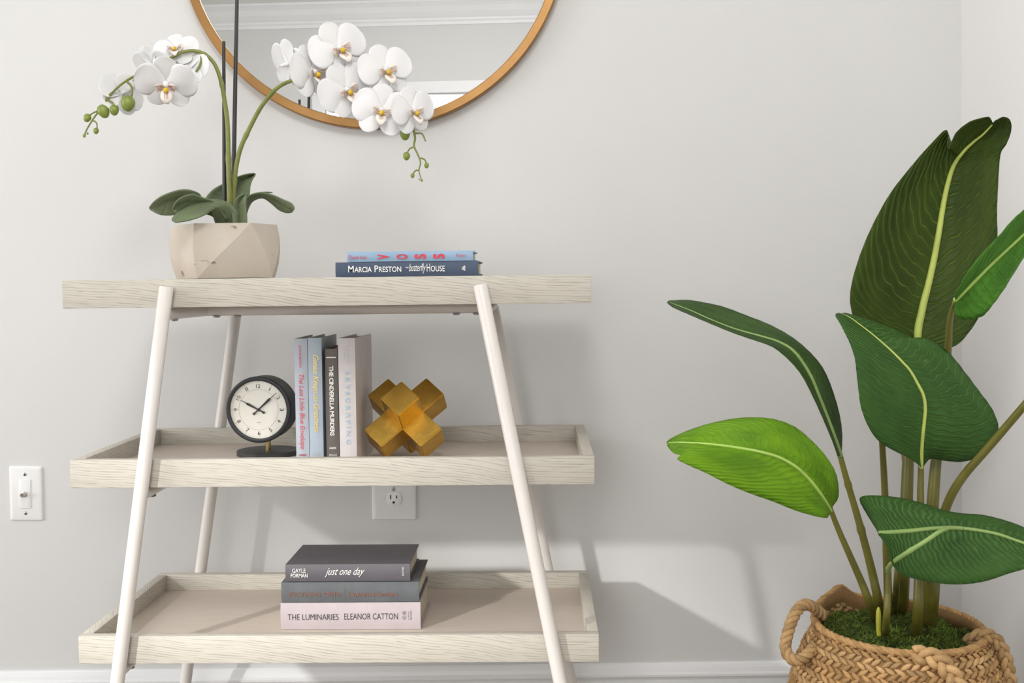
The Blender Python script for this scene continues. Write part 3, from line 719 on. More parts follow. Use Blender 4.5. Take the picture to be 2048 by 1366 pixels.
# ------------------------------------------------------------------ brass ornament: three crossed square bars
sB = .0488
yo = 2.033
xo = -.2366
zc = tz('mid', xo, -IN+.0003)+1.443*sB
u1 = Vector((0, -math.sqrt(2/3), math.sqrt(1/3)))
u2 = Vector((-math.sqrt(.5), math.sqrt(1/6), math.sqrt(1/3))); u3 = Vector((math.sqrt(.5), math.sqrt(1/6), math.sqrt(1/3)))
bm = bmesh.new(); cells = set()
cells.add((0, 0, 0))
for k in range(3):
    for s_ in (-1, 1):
        cc = [0, 0, 0]; cc[k] = s_; cells.add(tuple(cc))
vid = {}
def gv(p):
    if p not in vid: vid[p] = bm.verts.new([q*.5 for q in p])
    return vid[p]
for cc in cells:
    for k in range(3):
        for s_ in (-1, 1):
            nb = list(cc); nb[k] += s_
            if tuple(nb) in cells: continue
            i, j = (k+1) % 3, (k+2) % 3
            qs = []
            for di, dj in ((-1, -1), (1, -1), (1, 1), (-1, 1)):
                p = [2*v for v in cc]; p[k] += s_; p[i] += di; p[j] += dj; qs.append(gv(tuple(p)))
            bm.faces.new(qs if s_ > 0 else qs[::-1])
bmesh.ops.scale(bm, vec=(sB, sB, sB), verts=bm.verts)
bmesh.ops.bevel(bm, geom=[e for e in bm.edges if e.calc_face_angle_signed(0) > .5], offset=.0016, segments=2, affect='EDGES')
Rm = Matrix((u1, u2, u3)).transposed().to_4x4()
if Rm.determinant() < 0: Rm = Matrix((u1, u3, u2)).transposed().to_4x4()
Rm = Matrix.Rotation(-.0593, 4, 'Z') @ Rm
bmesh.ops.transform(bm, matrix=Rm, verts=bm.verts)
orn = link('brass_ornament', shade_flat_sharp(to_mesh(bm), .3), M['brass'], None, (xo, yo, zc))
orn['label'] = 'brass ornament of crossed square bars beside the standing books'; orn['category'] = 'ornament'

# ------------------------------------------------------------------ leaf builder
def leaf_mesh(rows, bulge=.0, ripple=.0, nr=22, n_u=60, dome=None, thick=.0011, fold=.0):
    """rows: (left, rib, right) world points; a smooth blade of real thickness with its own UV map"""
    Ls = spline([r[0] for r in rows], n_u); Ms = spline([r[1] for r in rows], n_u); Rs = spline([r[2] for r in rows], n_u)
    half = 8; V, UV = [], []
    for i in range(n_u):
        u = i/(n_u-1)
        a, m, b = Ls[i], Ms[i], Rs[i]
        i0, i1 = max(i-1, 0), min(i+1, n_u-1)
        tdir = (Ms[i1]-Ms[i0]).normalized()
        nl = (b-a).cross(tdir)
        nl = nl.normalized() if nl.length > 1e-6 else Vector((0, -1, 0))
        if nl.y > 0: nl = -nl
        for k in range(-half, half+1):
            v = k/half; e = a if v < 0 else b; w = abs(v)
            p = m.lerp(e, w)
            ww = (e-m).length
            p = p+nl*(bulge*ww*4*w*(1-w)+fold*ww*w)
            p = p+nl*(ripple*ww*math.sin(u*nr*2*math.pi-w*3.0)*w)
            V.append(p); UV.append((u, .5+.5*v))
    c = 2*half+1; F = []
    for i in range(n_u-1):
        for k in range(c-1):
            F.append((i*c+k, i*c+k+1, (i+1)*c+k+1, (i+1)*c+k))
    me = pyd(V, F); uv = me.uv_layers.new(name='UVMap')
    for l in me.loops: uv.data[l.index].uv = UV[l.vertex_index]
    return me, Ms
def solid(o, t=.0011):
    md = o.modifiers.new('thickness', 'SOLIDIFY'); md.thickness = t; md.offset = 0
def px_rows(rows, depth):
    """rows of photo positions; depth(i, side) gives metres from the lens plane"""
    out = []
    n = len(rows)
    for i, (l, m, r) in enumerate(rows):
        u = i/(n-1)
        out.append((at(*l, depth(u, -1)), at(*m, depth(u, 0)), at(*r, depth(u, 1))))
    return out

# ------------------------------------------------------------------ potted orchid
yp = 2.035
pc = at(452, 553, yp)
orc = thing('potted_orchid', 'white orchid in a faceted pale concrete pot on the top board', 'potted plant', (pc.x, yp, tz('top', pc.x, .0016)))
oL = orc.location
PH = at(450, 447, yp-.06).z-oL.z
# faceted pot: bottom, belly and rim rings, triangulated facets
def pot_ring(r, z, angs): return [Vector((r*math.sin(math.radians(a)), -r*math.cos(math.radians(a)), z)) for a in angs]
A_top = [-18, 44, 100, 158, 222, 280]; A_bot = [-18, 80, 112, 165, 222, 275]
rb = pot_ring(.089, 0, A_bot); rt = pot_ring(.0915, PH, A_top); rm_ = [(a+b)/2*1.045 for a, b in zip(rb, rt)]
rm_[0] = (rb[0]+rt[0])/2*1.0; 
for k in range(6): rm_[k].z = PH*.5
V = [Vector((0, 0, 0))]+rb+rt; F = []
for k in range(6):
    j = (k+1) % 6
    F.append((0, 1+j, 1+k)); F.append((1+k, 1+j, 7+j)); F.append((1+k, 7+j, 7+k))
n0 = len(V); V += [Vector((p.x*.93, p.y*.93, p.z-.0005)) for p in rt]
for k in range(6): j = (k+1) % 6; F.append((7+k, 7+j, n0+j, n0+k))
n1 = len(V); V += [Vector((p.x*.90, p.y*.90, PH-.022)) for p in rt]
for k in range(6): j = (k+1) % 6; F.append((n0+k, n0+j, n1+j, n1+k))
F.append(tuple(n1+k for k in range(6)))
bm = bmesh.new(); bm.from_mesh(pyd(V, F)); bmesh.ops.recalc_face_normals(bm, faces=bm.faces)
# swell the side walls a little so the outline bows outwards
bmesh.ops.subdivide_edges(bm, edges=[e for e in bm.edges if not all(v.co.z < 1e-5 for v in e.verts) and all(v.co.xy.length > .07 for v in e.verts)], cuts=3, use_grid_fill=True)
for v in bm.verts:
    t = v.co.z/PH; k_ = 4*t*(1-t); r = v.co.xy.length
    if r > .075:
        f = 1+.07*k_-.03*(1-t)**3; v.co.x *= f; v.co.y *= f
bmesh.ops.triangulate(bm, faces=[f for f in bm.faces if len(f.verts) > 4])
me = shade_flat_sharp(to_mesh(bm), .16)
link('pot', me, M['pot'], orc)
link('soil', lathe_mesh([(.074, PH-.020), (.05, PH-.012), (.001, PH-.008)], 24), M['soil'], orc)
def oleaf(rows, depth, bulge=.1, mat='leafO'):
    rws = [(tuple(p-oL for p in r)) for r in px_rows(rows, depth)]
    me, Ms = leaf_mesh(rws, bulge, 0, n_u=32)
    o = link('leaf', me, M[mat], orc, smooth=True); solid(o, .0022); return o
# far left leaf
oleaf([((452, 436), (452, 440), (452, 444)), ((428, 412), (424, 420), (424, 432)), ((408, 402), (404, 406), (404, 420)), ((396, 386), (385, 396), (378, 420)), ((366, 379), (355, 398), (350, 429)), ((330, 389), (328, 404), (326, 430)), ((308, 403), (310, 414), (311, 425)), ((299, 415), (299, 417), (300, 418))], lambda u, s: 2.03-.06*math.sin(u*2.4)+.02*s, .06)
# small leaf behind the front one
oleaf([((455, 440), (452, 442), (450, 446)), ((430, 405), (425, 415), (420, 430)), ((405, 395), (400, 405), (392, 425)), ((385, 388), (378, 403), (370, 425)), ((362, 395), (360, 408), (355, 427)), ((349, 408), (350, 415), (350, 424)), ((346, 418), (346, 420), (348, 423))], lambda u, s: 1.99-.05*math.sin(u*2.4)+.015*s, .05)
# front left leaf arching over and down
oleaf([((478, 449), (460, 452), (432, 450)), ((478, 432), (455, 425), (425, 430)), ((467, 413), (448, 412), (421, 420)), ((444, 401), (432, 408), (414, 428)), ((416, 399), (405, 411), (398, 435)), ((388, 406), (382, 419), (378, 441)), ((363, 420), (362, 429), (361, 444)), ((347, 434), (349, 439), (350, 445)), ((344, 440), (344, 441), (345, 442))], lambda u, s: 1.99-.065*math.sin(min(u*1.6, 1.57))-.02*s*math.sin(u*3.1), .05)
# tall back leaf
oleaf([((440, 440), (455, 445), (470, 440)), ((412, 405), (445, 420), (485, 425)), ((410, 398), (452, 402), (495, 402)), ((425, 380), (462, 388), (499, 385)), ((450, 366), (474, 374), (500, 372)), ((475, 354), (488, 361), (504, 360)), ((495, 348), (502, 352), (509, 352)), ((510, 347), (511, 348), (511, 348))], lambda u, s: 2.06+.03*u-.015*abs(s), -.1)
# right front curled leaf
oleaf([((466, 450), (478, 452), (494, 450)), ((464, 430), (478, 432), (494, 432)), ((466, 410), (476, 412), (492, 408)), ((473, 396), (482, 398), (493, 396)), ((485, 390), (490, 391), (494, 391)), ((496, 388), (496, 388), (496, 389))], lambda u, s: 1.985-.01*abs(s)+.01*u, .12)
# right leaf arching out
oleaf([((488, 445), (486, 448), (484, 450)), ((490, 408), (492, 412), (496, 418)), ((497, 392), (502, 397), (506, 402)), ((520, 385), (524, 391), (525, 396)), ((545, 390), (546, 399), (541, 405)), ((566, 399), (564, 411), (557, 419)), ((582, 406), (577, 416), (571, 425)), ((588, 414), (585, 419), (580, 425)), ((588, 419), (587, 421), (586, 423))], lambda u, s: 2.03-.03*u+.012*s, .05)
oleaf([((486, 440), (488, 445), (490, 448)), ((494, 400), (497, 404), (500, 408)), ((505, 388), (508, 391), (512, 392)), ((525, 384), (526, 386), (528, 388)), ((545, 384), (545, 385), (545, 386))], lambda u, s: 2.06+.02*u, .05)

def opath(pts, n=40): return [p-oL for p in spline([at(*p) for p in pts], n)]
def taper(r0, r1, n=40): return [r0+(r1-r0)*k/(n-1) for k in range(n)]
def node_radii(r0, r1, n, nodes):
    out = taper(r0, r1, n)
    for u in nodes:
        k = int(u*(n-1)); out[k] *= 1.22
    return out
OS = yp
left_spike = link('flower_spike', tube_mesh(opath([(458, 452, OS), (459, 400, OS-.005), (457, 330, OS-.005), (455, 250, OS-.005), (449, 200, OS-.01), (440, 155, OS-.015), (425, 122, OS-.02), (400, 104, OS-.025), (370, 103, OS-.03), (340, 117, OS-.035), (300, 137, OS-.04), (255, 160, OS-.045), (228, 182, OS-.045), (205, 212, OS-.045), (185, 240, OS-.045), (172, 262, OS-.045), (169, 272, OS-.045)], 90), node_radii(.0047, .0011, 90, (.14, .3, .42, .55)), 10), M['stem_o'], orc, smooth=True)
right_spike = link('flower_spike', tube_mesh(opath([(463, 452, OS+.005), (467, 400, OS+.005), (470, 350, OS), (480, 300, OS-.005), (500, 255, OS-.01), (525, 210, OS-.02), (560, 172, OS-.03), (605, 158, OS-.035), (655, 170, OS-.02), (705, 203, OS-.01), (745, 205, OS-.01), (790, 185, OS-.02), (805, 205, OS-.04), (824, 250, OS-.06), (830, 275, OS-.06), (828, 292, OS-.06), (836, 310, OS-.06), (841, 325, OS-.06), (838, 342, OS-.06), (844, 362, OS-.06)], 100), node_radii(.0046, .0009, 100, (.1, .2, .3)), 10), M['stem_o'], orc, smooth=True)
for a, b, r in (((449, 452, OS+.01), (447.5, 83, OS+.012), .0034), ((465, 452, OS+.012), (474.5, -30, OS+.012), .0038)):
    pa = opath([a, b], 2)
    link('support_stake', shade_flat_sharp(tube_mesh(pa, [r*1.15, r*.85], 10), .7), M['stake'], orc)
def bud(px, py, y, r, parent, tilt=0.0, elong=1.15):
    prof = [(.02, -1.0), (.35, -.93), (.68, -.68), (.93, -.2), (1, .12), (.93, .45), (.70, .78), (.38, .97), (.05, 1.03)]
    me = lathe_mesh([(a*r, b*r*elong) for a, b in prof], 16)
    o = link('bud', me, M['bud'], parent, at(px, py, y)-oL, (0.15, tilt, 0), smooth=True); return o
def twig(pts, parent, r0=.0016, r1=.0011):
    link('bud_stalk', tube_mesh(opath(pts, 14), taper(r0, r1, 14), 8), M['stem_o'], parent, smooth=True)
yb_ = OS-.045
for px, py, r, tl in ((256, 207, 14, .15), (207, 223, 12, -.4), (228.5, 220.5, 9.3, .1), (174.5, 236, 7.6, .5), (192, 262, 5.5, .2), (168.5, 271.5, 3.2, .3), (175, 267, 2.2, 0)):
    bud(px, py, yb_, r*yb_/FPX, left_spike, tl)
twig([(252, 162, yb_), (262, 172, yb_), (264, 186, yb_), (262, 196, yb_)], left_spike, .0022, .0018)
twig([(226, 184, yb_), (214, 195, yb_), (209, 210, yb_)], left_spike, .0018, .0018)
twig([(217, 201, yb_), (225, 205, yb_), (229, 212, yb_)], left_spike); twig([(195, 222, yb_), (186, 226, yb_), (178, 232, yb_)], left_spike)
twig([(186, 241, yb_), (193, 246, yb_), (194, 256, yb_)], left_spike)
twig([(400, 105, OS-.025), (403, 118, OS-.03), (399, 132, OS-.035), (392, 143, OS-.04)], left_spike, .0024, .0020)
twig([(320, 126, OS-.04), (324, 133, OS-.045)], left_spike, .0024, .002); twig([(273, 150, OS-.045), (267, 162, OS-.05)], left_spike, .0024, .002)
yb_ = OS-.06
for px, py, r, tl in ((810, 269, 10.3, 0), (813, 312.5, 7.3, .1), (853, 331, 5.0, .1), (825, 351.5, 4.2, 0), (843.5, 361, 2.4, 0), (838.5, 359, 1.6, 0)):
    bud(px, py, yb_, r*yb_/FPX, right_spike, tl)
twig([(806, 206, OS-.04), (809, 240, OS-.055), (809, 260, yb_)], right_spike, .0014, .0014)
twig([(829, 294, yb_), (820, 297, yb_), (814, 306, yb_)], right_spike); twig([(841, 316, yb_), (849, 319, yb_), (853, 327, yb_)], right_spike)
twig([(838, 340, yb_), (830, 342, yb_), (826, 349, yb_)], right_spike); twig([(831, 267, yb_), (843, 267, yb_), (849, 277, yb_), (851, 283, yb_)], right_spike)

# flower: local +Z is the way it faces, +Y is up
def petal_mesh(length, width, ang_deg, lift, cup, n=14, m=6, blunt=.55):
    V, UVF, F = [], [], []
    a = math.radians(ang_deg); d = Vector((math.sin(a), math.cos(a), 0)); s = Vector((d.y, -d.x, 0))
    for i in range(n+1):
        u = i/n
        u = 1-(1-u)**1.6
        if u < blunt: w = width*.5*(.16+.84*math.sin(math.pi/2*(u/blunt))**1.15)
        else: w = width*.5*math.sqrt(max(0, 1-((u-blunt)/(1-blunt))**2.3))
        w = max(w, width*.015)
        for k in range(-m, m+1):
            v = k/m
            z = lift*length*(u-u*u*.75)+cup*length*(v*v)*(.5-.2*u)+.03*length*math.sin(u*5+v*2.2)*u
            V.append(d*(length*u)+s*(w*v)+Vector((0, 0, z)))
    c = 2*m+1
    for i in range(n):
        for k in range(c-1): F.append((i*c+k, i*c+k+1, (i+1)*c+k+1, (i+1)*c+k))
    return pyd(V, F)
_S = 1.0
PET = {'dorsal': petal_mesh(.034, .029, 0, .10, -.14, blunt=.58), 'lat_l': petal_mesh(.037, .043, -78, .12, -.12, blunt=.56), 'lat_r': petal_mesh(.037, .043, 78, .12, -.12, blunt=.56),
       'sep_l': petal_mesh(.034, .026, -142, .10, -.14, blunt=.55), 'sep_r': petal_mesh(.034, .026, 142, .10, -.14, blunt=.55)}
for me in PET.values(): me.materials.append(M['petal']); me.polygons.foreach_set('use_smooth', [True]*len(me.polygons))
def lip_mesh():
    bm = bmesh.new()
    # two upright side lobes and a forward mid lobe, red streaks, yellow callus
    def sheet(f, nu, nv, mat):
        g = [[bm.verts.new(f(i/nu, j/nv*2-1)) for j in range(nv+1)] for i in range(nu+1)]
        for i in range(nu):
            for j in range(nv):
                q = bm.faces.new((g[i][j], g[i][j+1], g[i+1][j+1], g[i+1][j])); q.material_index = mat; q.smooth = True
    for s_ in (-1, 1):
        sheet(lambda u, v, s_=s_: Vector((s_*(.002+.0105*u), -.001+.0055*v*math.sin(.5+2.2*u)+.002*u, .004+.010*u-.004*u*u+.002*v)), 7, 4, 0)
        for k in range(4):
            sheet(lambda u, v, s_=s_, k=k: Vector((s_*(.003+.0075*u), -.0045+.0026*k+.00016*v+.0015*math.sin(u*3+k), .0048+.0105*u-.004*u*u+.0006)), 5, 1, 1)
    sheet(lambda u, v: Vector((.0050*v*(1-.65*u)*(1+.9*math.sin(3.1*u)), -.004-.015*u, .006+.009*math.sin(2.2*u))), 7, 4, 0)
    for k in (-1, 0, 1):
        sheet(lambda u, v, k=k: Vector((.0018*k+.00018*v, -.005-.0065*u, .0085+.007*math.sin(1.6*u))), 4, 1, 1)
    r = bmesh.ops.create_icosphere(bm, subdivisions=2, radius=.0031)
    for v in r['verts']: v.co = v.co+Vector((0, -.0025, .0105))
    for f in {f for v in r['verts'] for f in v.link_faces}: f.material_index = 2; f.smooth = True
    return to_mesh(bm)
LIP = lip_mesh()
for k in ('lip', 'lip_red', 'lip_yel'): LIP.materials.append(M[k])
def column_mesh():
    return lathe_mesh([(.0022, -.012), (.0030, -.004), (.0036, .002), (.0034, .007), (.0020, .0095), (.0004, .0100)], 14)
CLM = column_mesh(); CLM.materials.append(M['petal']); CLM.polygons.foreach_set('use_smooth', [True]*len(CLM.polygons))
def flower(px, py, y, face, roll, sc, parts=('dorsal', 'lat_l', 'lat_r', 'sep_l', 'sep_r'), lip=True):
    """face: facing direction in room axes"""
    zf_ = Vector(face).normalized(); up = Vector((0, 0, 1)); xa = up.cross(zf_).normalized(); ya = zf_.cross(xa)
    R3 = Matrix((xa, ya, zf_)).transposed() @ Matrix.Rotation(math.radians(roll), 3, 'Z')
    f = bpy.data.objects.new('flower', CLM); COL.objects.link(f); f.parent = orc
    f.matrix_local = Matrix.Translation(at(px, py, y)-oL) @ R3.to_4x4() @ Matrix.Scale(sc*1.22, 4)
    for k in parts:
        p = bpy.data.objects.new('sepal' if k[:3] in ('sep', 'dor') else 'petal', PET[k]); COL.objects.link(p); p.parent = f
        z_ = .002 if k.startswith('lat') else 0
        p.location = (0, 0, z_)
        p.rotation_euler = (random.uniform(-.12, .12), random.uniform(-.12, .12), random.uniform(-.06, .06))
        solid(p, .0006)
    if lip:
        q = bpy.data.objects.new('lip', LIP); COL.objects.link(q); q.parent = f; q.location = (0, -.002, .001); solid(q, .0004)
    # pedicel to the spike
    return f
# right spike
flower(577, 128, OS-.035, (.50, .55, .25), 20, 1.05)
flower(622, 145, OS-.055, (.78, -.55, .05), 10, 1.15)
flower(676, 99, OS-.045, (.45, -.85, .10), 25, 1.18)
flower(692, 180, OS-.05, (.40, -.85, -.05), 30, 1.15)
flower(722, 150, OS-.02, (.30, -.9, .1), 0, .95)
flower(769, 141, OS-.045, (.45, -.85, .05), 15, 1.10)
flower(763, 222, OS-.075, (.20, -.95, .05), -8, 1.12)
flower(824, 222, OS-.08, (.62, -.75, .0), 12, .98)
# left spike
flower(352, 102, OS-.015, (.05, -.85, .45), 10, .92)
flower(306, 130, OS-.03, (.25, .6, .5), 0, .85)
flower(333, 165, OS-.06, (.12, -.80, -.55), 0, 1.18)
flower(380, 138, OS-.03, (.25, .8, -.25), 0, .85)
flower(243, 188, OS-.03, (-.45, .55, -.1), 20, .92)

# ------------------------------------------------------------------ big leafy plant in its basket
yB = 1.85
bc = at(1796, 1252, yB); RIM = bc.z
bk = thing('jute_basket', 'round braided jute basket with rope handles holding the leafy plant', 'basket', (bc.x, yB, 0))
def rim_dz(a):                               # the rim sags and lifts around its turn (a = 0 to the right, -90 deg to the camera)
    return .016*math.exp(-((a-math.radians(128))/.42)**2)+.012*math.exp(-((a-math.radians(118))/.13)**2)+.006*math.cos(a-2.2)
def brad(z):                                 # outer radius at height z
    pts = [(0, .150), (.06, .168), (.14, .178), (.22, .178), (.29, .166), (.34, .146), (RIM-.01, .1325), (RIM+.02, .130)]
    for (z0, r0), (z1, r1) in zip(pts, pts[1:]):
        if z <= z1:
            f = max(0, (z-z0)/(z1-z0)); return r0+(r1-r0)*f
    return pts[-1][1]
def stitch_template():
    V, F = [], []
    for i, (u, w) in enumerate(((-1, .05), (-.7, .55), (-.2, 1), (.3, .95), (.75, .5), (1, .05))):
        for k in range(6):
            a = 2*math.pi*k/6; V.append((u, w*math.cos(a), w*math.sin(a)))
    for i in range(5):
        for k in range(6): F.append((i*6+k, i*6+(k+1) % 6, (i+1)*6+(k+1) % 6, (i+1)*6+k))
    return V, F
SV, SF = stitch_template()
rh = .0165
nrow = int((RIM-.004)/rh)
for row in range(nrow+1):
    z = RIM-.006-row*rh
    if z < .006: break
    V, F = [], []
    r = brad(z); cnt = int(2*math.pi*r/.0145)
    ph = random.random()
    for sub in (0, 1):
        for k in range(cnt):
            a = 2*math.pi*(k+ph+.5*sub)/cnt+random.uniform(-.01, .01)
            tang = Vector((-math.sin(a), math.cos(a), 0)); outv = Vector((math.cos(a), math.sin(a), 0))
            w = max(0, 1-row*rh/.06)
            zc_ = z+(.25 if sub else -.25)*rh+rim_dz(a)*w
            th = (.62 if sub else -.62)+random.uniform(-.1, .1)
            ax = tang*math.cos(th)+Vector((0, 0, 1))*math.sin(th); bx_ = outv; cx2 = ax.cross(bx_)
            ctr = outv*(brad(zc_)+random.uniform(-.0008, .0008))+Vector((0, 0, zc_)); i0 = len(V)
            l = .0108*random.uniform(.9, 1.1)
            for (p, q, s_) in SV: V.append(ctr+ax*(p*l)+bx_*(q*.0042)+cx2*(s_*.0043)-outv*(.0028*p*p*0))
            F += [tuple(i0+x for x in f) for f in SF]
    link('braid_coil', pyd(V, F), M['jute_l' if row % 3 == 1 else 'jute'], bk, smooth=True)
# lining wall and bottom
V, F = [], []
segs = 64; hs = [0.004, .06, .14, .22, .29, .33, RIM-.03, RIM-.01, RIM+.004]
for h in hs:
    for k in range(segs):
        a = 2*math.pi*k/segs; w = max(0, 1-(RIM-h)/.06) if h > RIM-.06 else 0
        hh = h+rim_dz(a)*w; r = brad(h)-.004
        V.append((r*math.cos(a), r*math.sin(a), hh))
for i in range(len(hs)-1):
    for k in range(segs): F.append((i*segs+k, i*segs+(k+1) % segs, (i+1)*segs+(k+1) % segs, (i+1)*segs+k))
F.append(tuple(range(segs-1, -1, -1)))
lin = link('lining', pyd(V, F), M['jute_d'], bk, smooth=True); solid(lin, .006)
def rope(path, r, strands=3, pitch=.030, seg=7, sr=None):
    """twisted rope: strands wound round a path"""
    fr_ = frames(path); sr = sr or r*.62
    V, F = [], []
    dist = [0]
    for i in range(1, len(path)): dist.append(dist[-1]+(path[i]-path[i-1]).length)
    for s_ in range(strands):
        ctr = []
        for p, (t, n, b), d in zip(path, fr_, dist):
            a = 2*math.pi*(d/pitch+s_/strands); ctr.append(p+(n*math.cos(a)+b*math.sin(a))*(r-sr*.75))
        me = tube_mesh(ctr, sr, seg); i0 = len(V)
        V += [v.co.copy() for v in me.vertices]; F += [tuple(i0+x for x in pl.vertices) for pl in me.polygons]
        bpy.data.meshes.remove(me)
    return pyd(V, F)
def braid(path, w, h, sr, pitch=.036, seg=7):
    """flat three-strand braid along a path"""
    fr_ = frames(path); V, F = [], []; dist = [0]
    for i in range(1, len(path)): dist.append(dist[-1]+(path[i]-path[i-1]).length)
    for s_ in range(3):
        ctr = []
        for p, (t, n, b), d in zip(path, fr_, dist):
            a = 2*math.pi*(d/pitch+s_/3)
            side = Vector((0, -1, 0)); side = (side-t*side.dot(t)).normalized(); acr = t.cross(side)
            ctr.append(p+acr*(w*math.sin(a))+side*(h*math.sin(2*a)))
        me = tube_mesh(ctr, sr, seg); i0 = len(V)
        V += [v.co.copy() for v in me.vertices]; F += [tuple(i0+x for x in pl.vertices) for pl in me.polygons]
        bpy.data.meshes.remove(me)
    return pyd(V, F)
def rim_pt(deg, dz=0.0, dr=0.0):
    a = math.radians(deg); r = brad(RIM)+dr
    return Vector((r*math.cos(a), r*math.sin(a), RIM+rim_dz(a)+dz))
V, F = [], []
rimp = [rim_pt(d, .002) for d in range(0, 361, 3)]
link('rim_rope', rope(rimp, .0056, 3, .034, 6, .0040), M['jute'], bk, smooth=True)
bo = bk.location
def bp(px, py, y): return at(px, py, y)-bo
hl = spline([bp(1648, 1232, 1.88), bp(1622, 1212, 1.86), bp(1603, 1212, 1.85), bp(1588, 1232, 1.84), bp(1577, 1262, 1.83), bp(1571, 1293, 1.82), bp(1578, 1313, 1.81), bp(1594, 1321, 1.805), bp(1612, 1312, 1.81), bp(1626, 1295, 1.82)], 120)
link('handle', rope(hl, .0088, 3, .034, 7, .0050), M['jute_l'], bk, smooth=True)
hr = spline([bp(1935, 1284, 1.80), bp(1955, 1272, 1.79), bp(1976, 1270, 1.785), bp(1997, 1285, 1.78), bp(2010, 1312, 1.775), bp(2018, 1345, 1.77), bp(2022, 1385, 1.77), bp(2010, 1420, 1.77), bp(1990, 1435, 1.77)], 120)
link('handle', braid(hr, .0062, .0032, .0048, .048), M['jute_l'], bk, smooth=True)
hf = spline([bp(1828, 1309, 1.718), bp(1850, 1311, 1.712), bp(1872, 1318, 1.705), bp(1890, 1333, 1.700), bp(1904, 1352, 1.697), bp(1918, 1378, 1.695), bp(1930, 1410, 1.70), bp(1930, 1440, 1.70)], 100)
link('strap', braid(hf, .0092, .0040, .0062, .060), M['jute_l'], bk, smooth=True)
# stray fibres
V, F = [], []
for k in range(420):
    if k % 3: a = random.uniform(0, 2*math.pi); z = RIM-random.random()**2*.20; p = Vector((math.cos(a), math.sin(a), 0))*(brad(z)+.002)+Vector((0, 0, z+(rim_dz(a) if z > RIM-.02 else 0)))
    else: p = random.choice((hl, hr, hf))[random.randint(3, 45)].copy()
    d = Vector((random.gauss(0, 1), random.gauss(0, 1), random.gauss(0, 1))).normalized(); q = p+d*random.uniform(.006, .016); q.z -= .002
    s_ = d.orthogonal().normalized()*.00022; i0 = len(V)
    V += [p-s_, p+s_, (p+q)/2+s_+Vector((0, 0, .001)), (p+q)/2-s_+Vector((0, 0, .001)), q]; F += [(i0, i0+1, i0+2, i0+3), (i0+3, i0+2, i0+4)]
fz_ = link('stray_fibres', pyd(V, F), M['jute_l'], bk); fz_['kind'] = 'stuff'

pl = thing('leafy_plant', 'tall plant with big paddle leaves and mossy base in the jute basket', 'plant', (bc.x, yB, RIM-.035))
pO = pl.location
MZ = RIM-.020
# moss bed
def moss_h(x, y):
    r = math.hypot(x, y); return MZ-pO.z+.010*(1-(r/.125)**2)+.011*noise.noise(Vector((x*34, y*34, 2)))+rim_dz(math.atan2(y, x))*.4*(r/.125)
V, F = [], []
nr_, ns_ = 14, 48
for i in range(nr_+1):
    for k in range(ns_):
        a = 2*math.pi*k/ns_; r = .1275*max(i, .02)/nr_; x, y = r*math.cos(a), r*math.sin(a); V.append((x, y, moss_h(x, y)-(.02 if i == nr_ else 0)))
for i in range(nr_):
    for k in range(ns_): F.append((i*ns_+k, i*ns_+(k+1) % ns_, (i+1)*ns_+(k+1) % ns_, (i+1)*ns_+k))
link('moss_bed', pyd(V, F), M['moss2'], pl, smooth=True)
def tuft(n, mat, seed, lmin, lmax):
    random.seed(seed); V, F = [], []
    for k in range(n):
        a = random.uniform(0, 2*math.pi); r = .125*math.sqrt(random.random()); x, y = r*math.cos(a), r*math.sin(a)
        if noise.noise(Vector((x*45+seed, y*45, 0))) < -.12 and random.random() < .6: continue
        p = Vector((x, y, moss_h(x, y)-.001)); d = Vector((random.gauss(0, .8), random.gauss(0, .8), random.uniform(.25, 1))).normalized(); l = random.uniform(lmin, lmax)
        c_ = Vector((random.gauss(0, .4), random.gauss(0, .4), -.3))
        q = p+d*l*.55; e = q+(d+c_).normalized()*l*.45; s_ = d.orthogonal().normalized(); s_.rotate(Matrix.Rotation(random.uniform(0, 3.1), 3, d)); s_ *= random.uniform(.0004, .0009); i0 = len(V)
        V += [p-s_, p+s_, q+s_, q-s_, e]; F += [(i0, i0+1, i0+2, i0+3), (i0+3, i0+2, i0+4)]
    o = link('moss_strands', pyd(V, F), mat, pl); o['kind'] = 'stuff'
tuft(10000, M['moss'], 3, .005, .015); tuft(5000, M['moss2'], 5, .005, .012)

def pp(pts, n=40): return [p-pO for p in spline([at(*p) for p in pts], n)]
def stem(pts, w0, w1, mat='pstem', n=40, nodes=()):
    ps = pp(pts, n); y0, y1 = pts[0][2], pts[-1][2]
    link('stalk', tube_mesh(ps, node_radii(w0/2*y0/FPX, w1/2*y1/FPX, n, nodes), 12), M[mat], pl, smooth=True)
def pleaf(rows, depth, mat, rib='rib', bulge=.06, ripple=.012, rib_px=(9, 2), rib_off=-.0015, label=None, n_u=80, nr=26, yd=None, fold=0.0):
    rws = [tuple(p-pO for p in r) for r in px_rows(rows, depth)]
    me, Ms = leaf_mesh(rws, bulge, ripple, nr, n_u, fold=fold)
    o = link('leaf', me, M[mat], pl, smooth=True, label=label); solid(o, .0010)
    if rib:
        path = [m+Vector((0, rib_off, 0)) for m in Ms[:-2]]
        rr = [(rib_px[0]+(rib_px[1]-rib_px[0])*(k/(len(path)-1)))/2*1.8/FPX for k in range(len(path))]
        link('midrib', tube_mesh(path, rr, 8), M[rib], o, smooth=True)
    return o
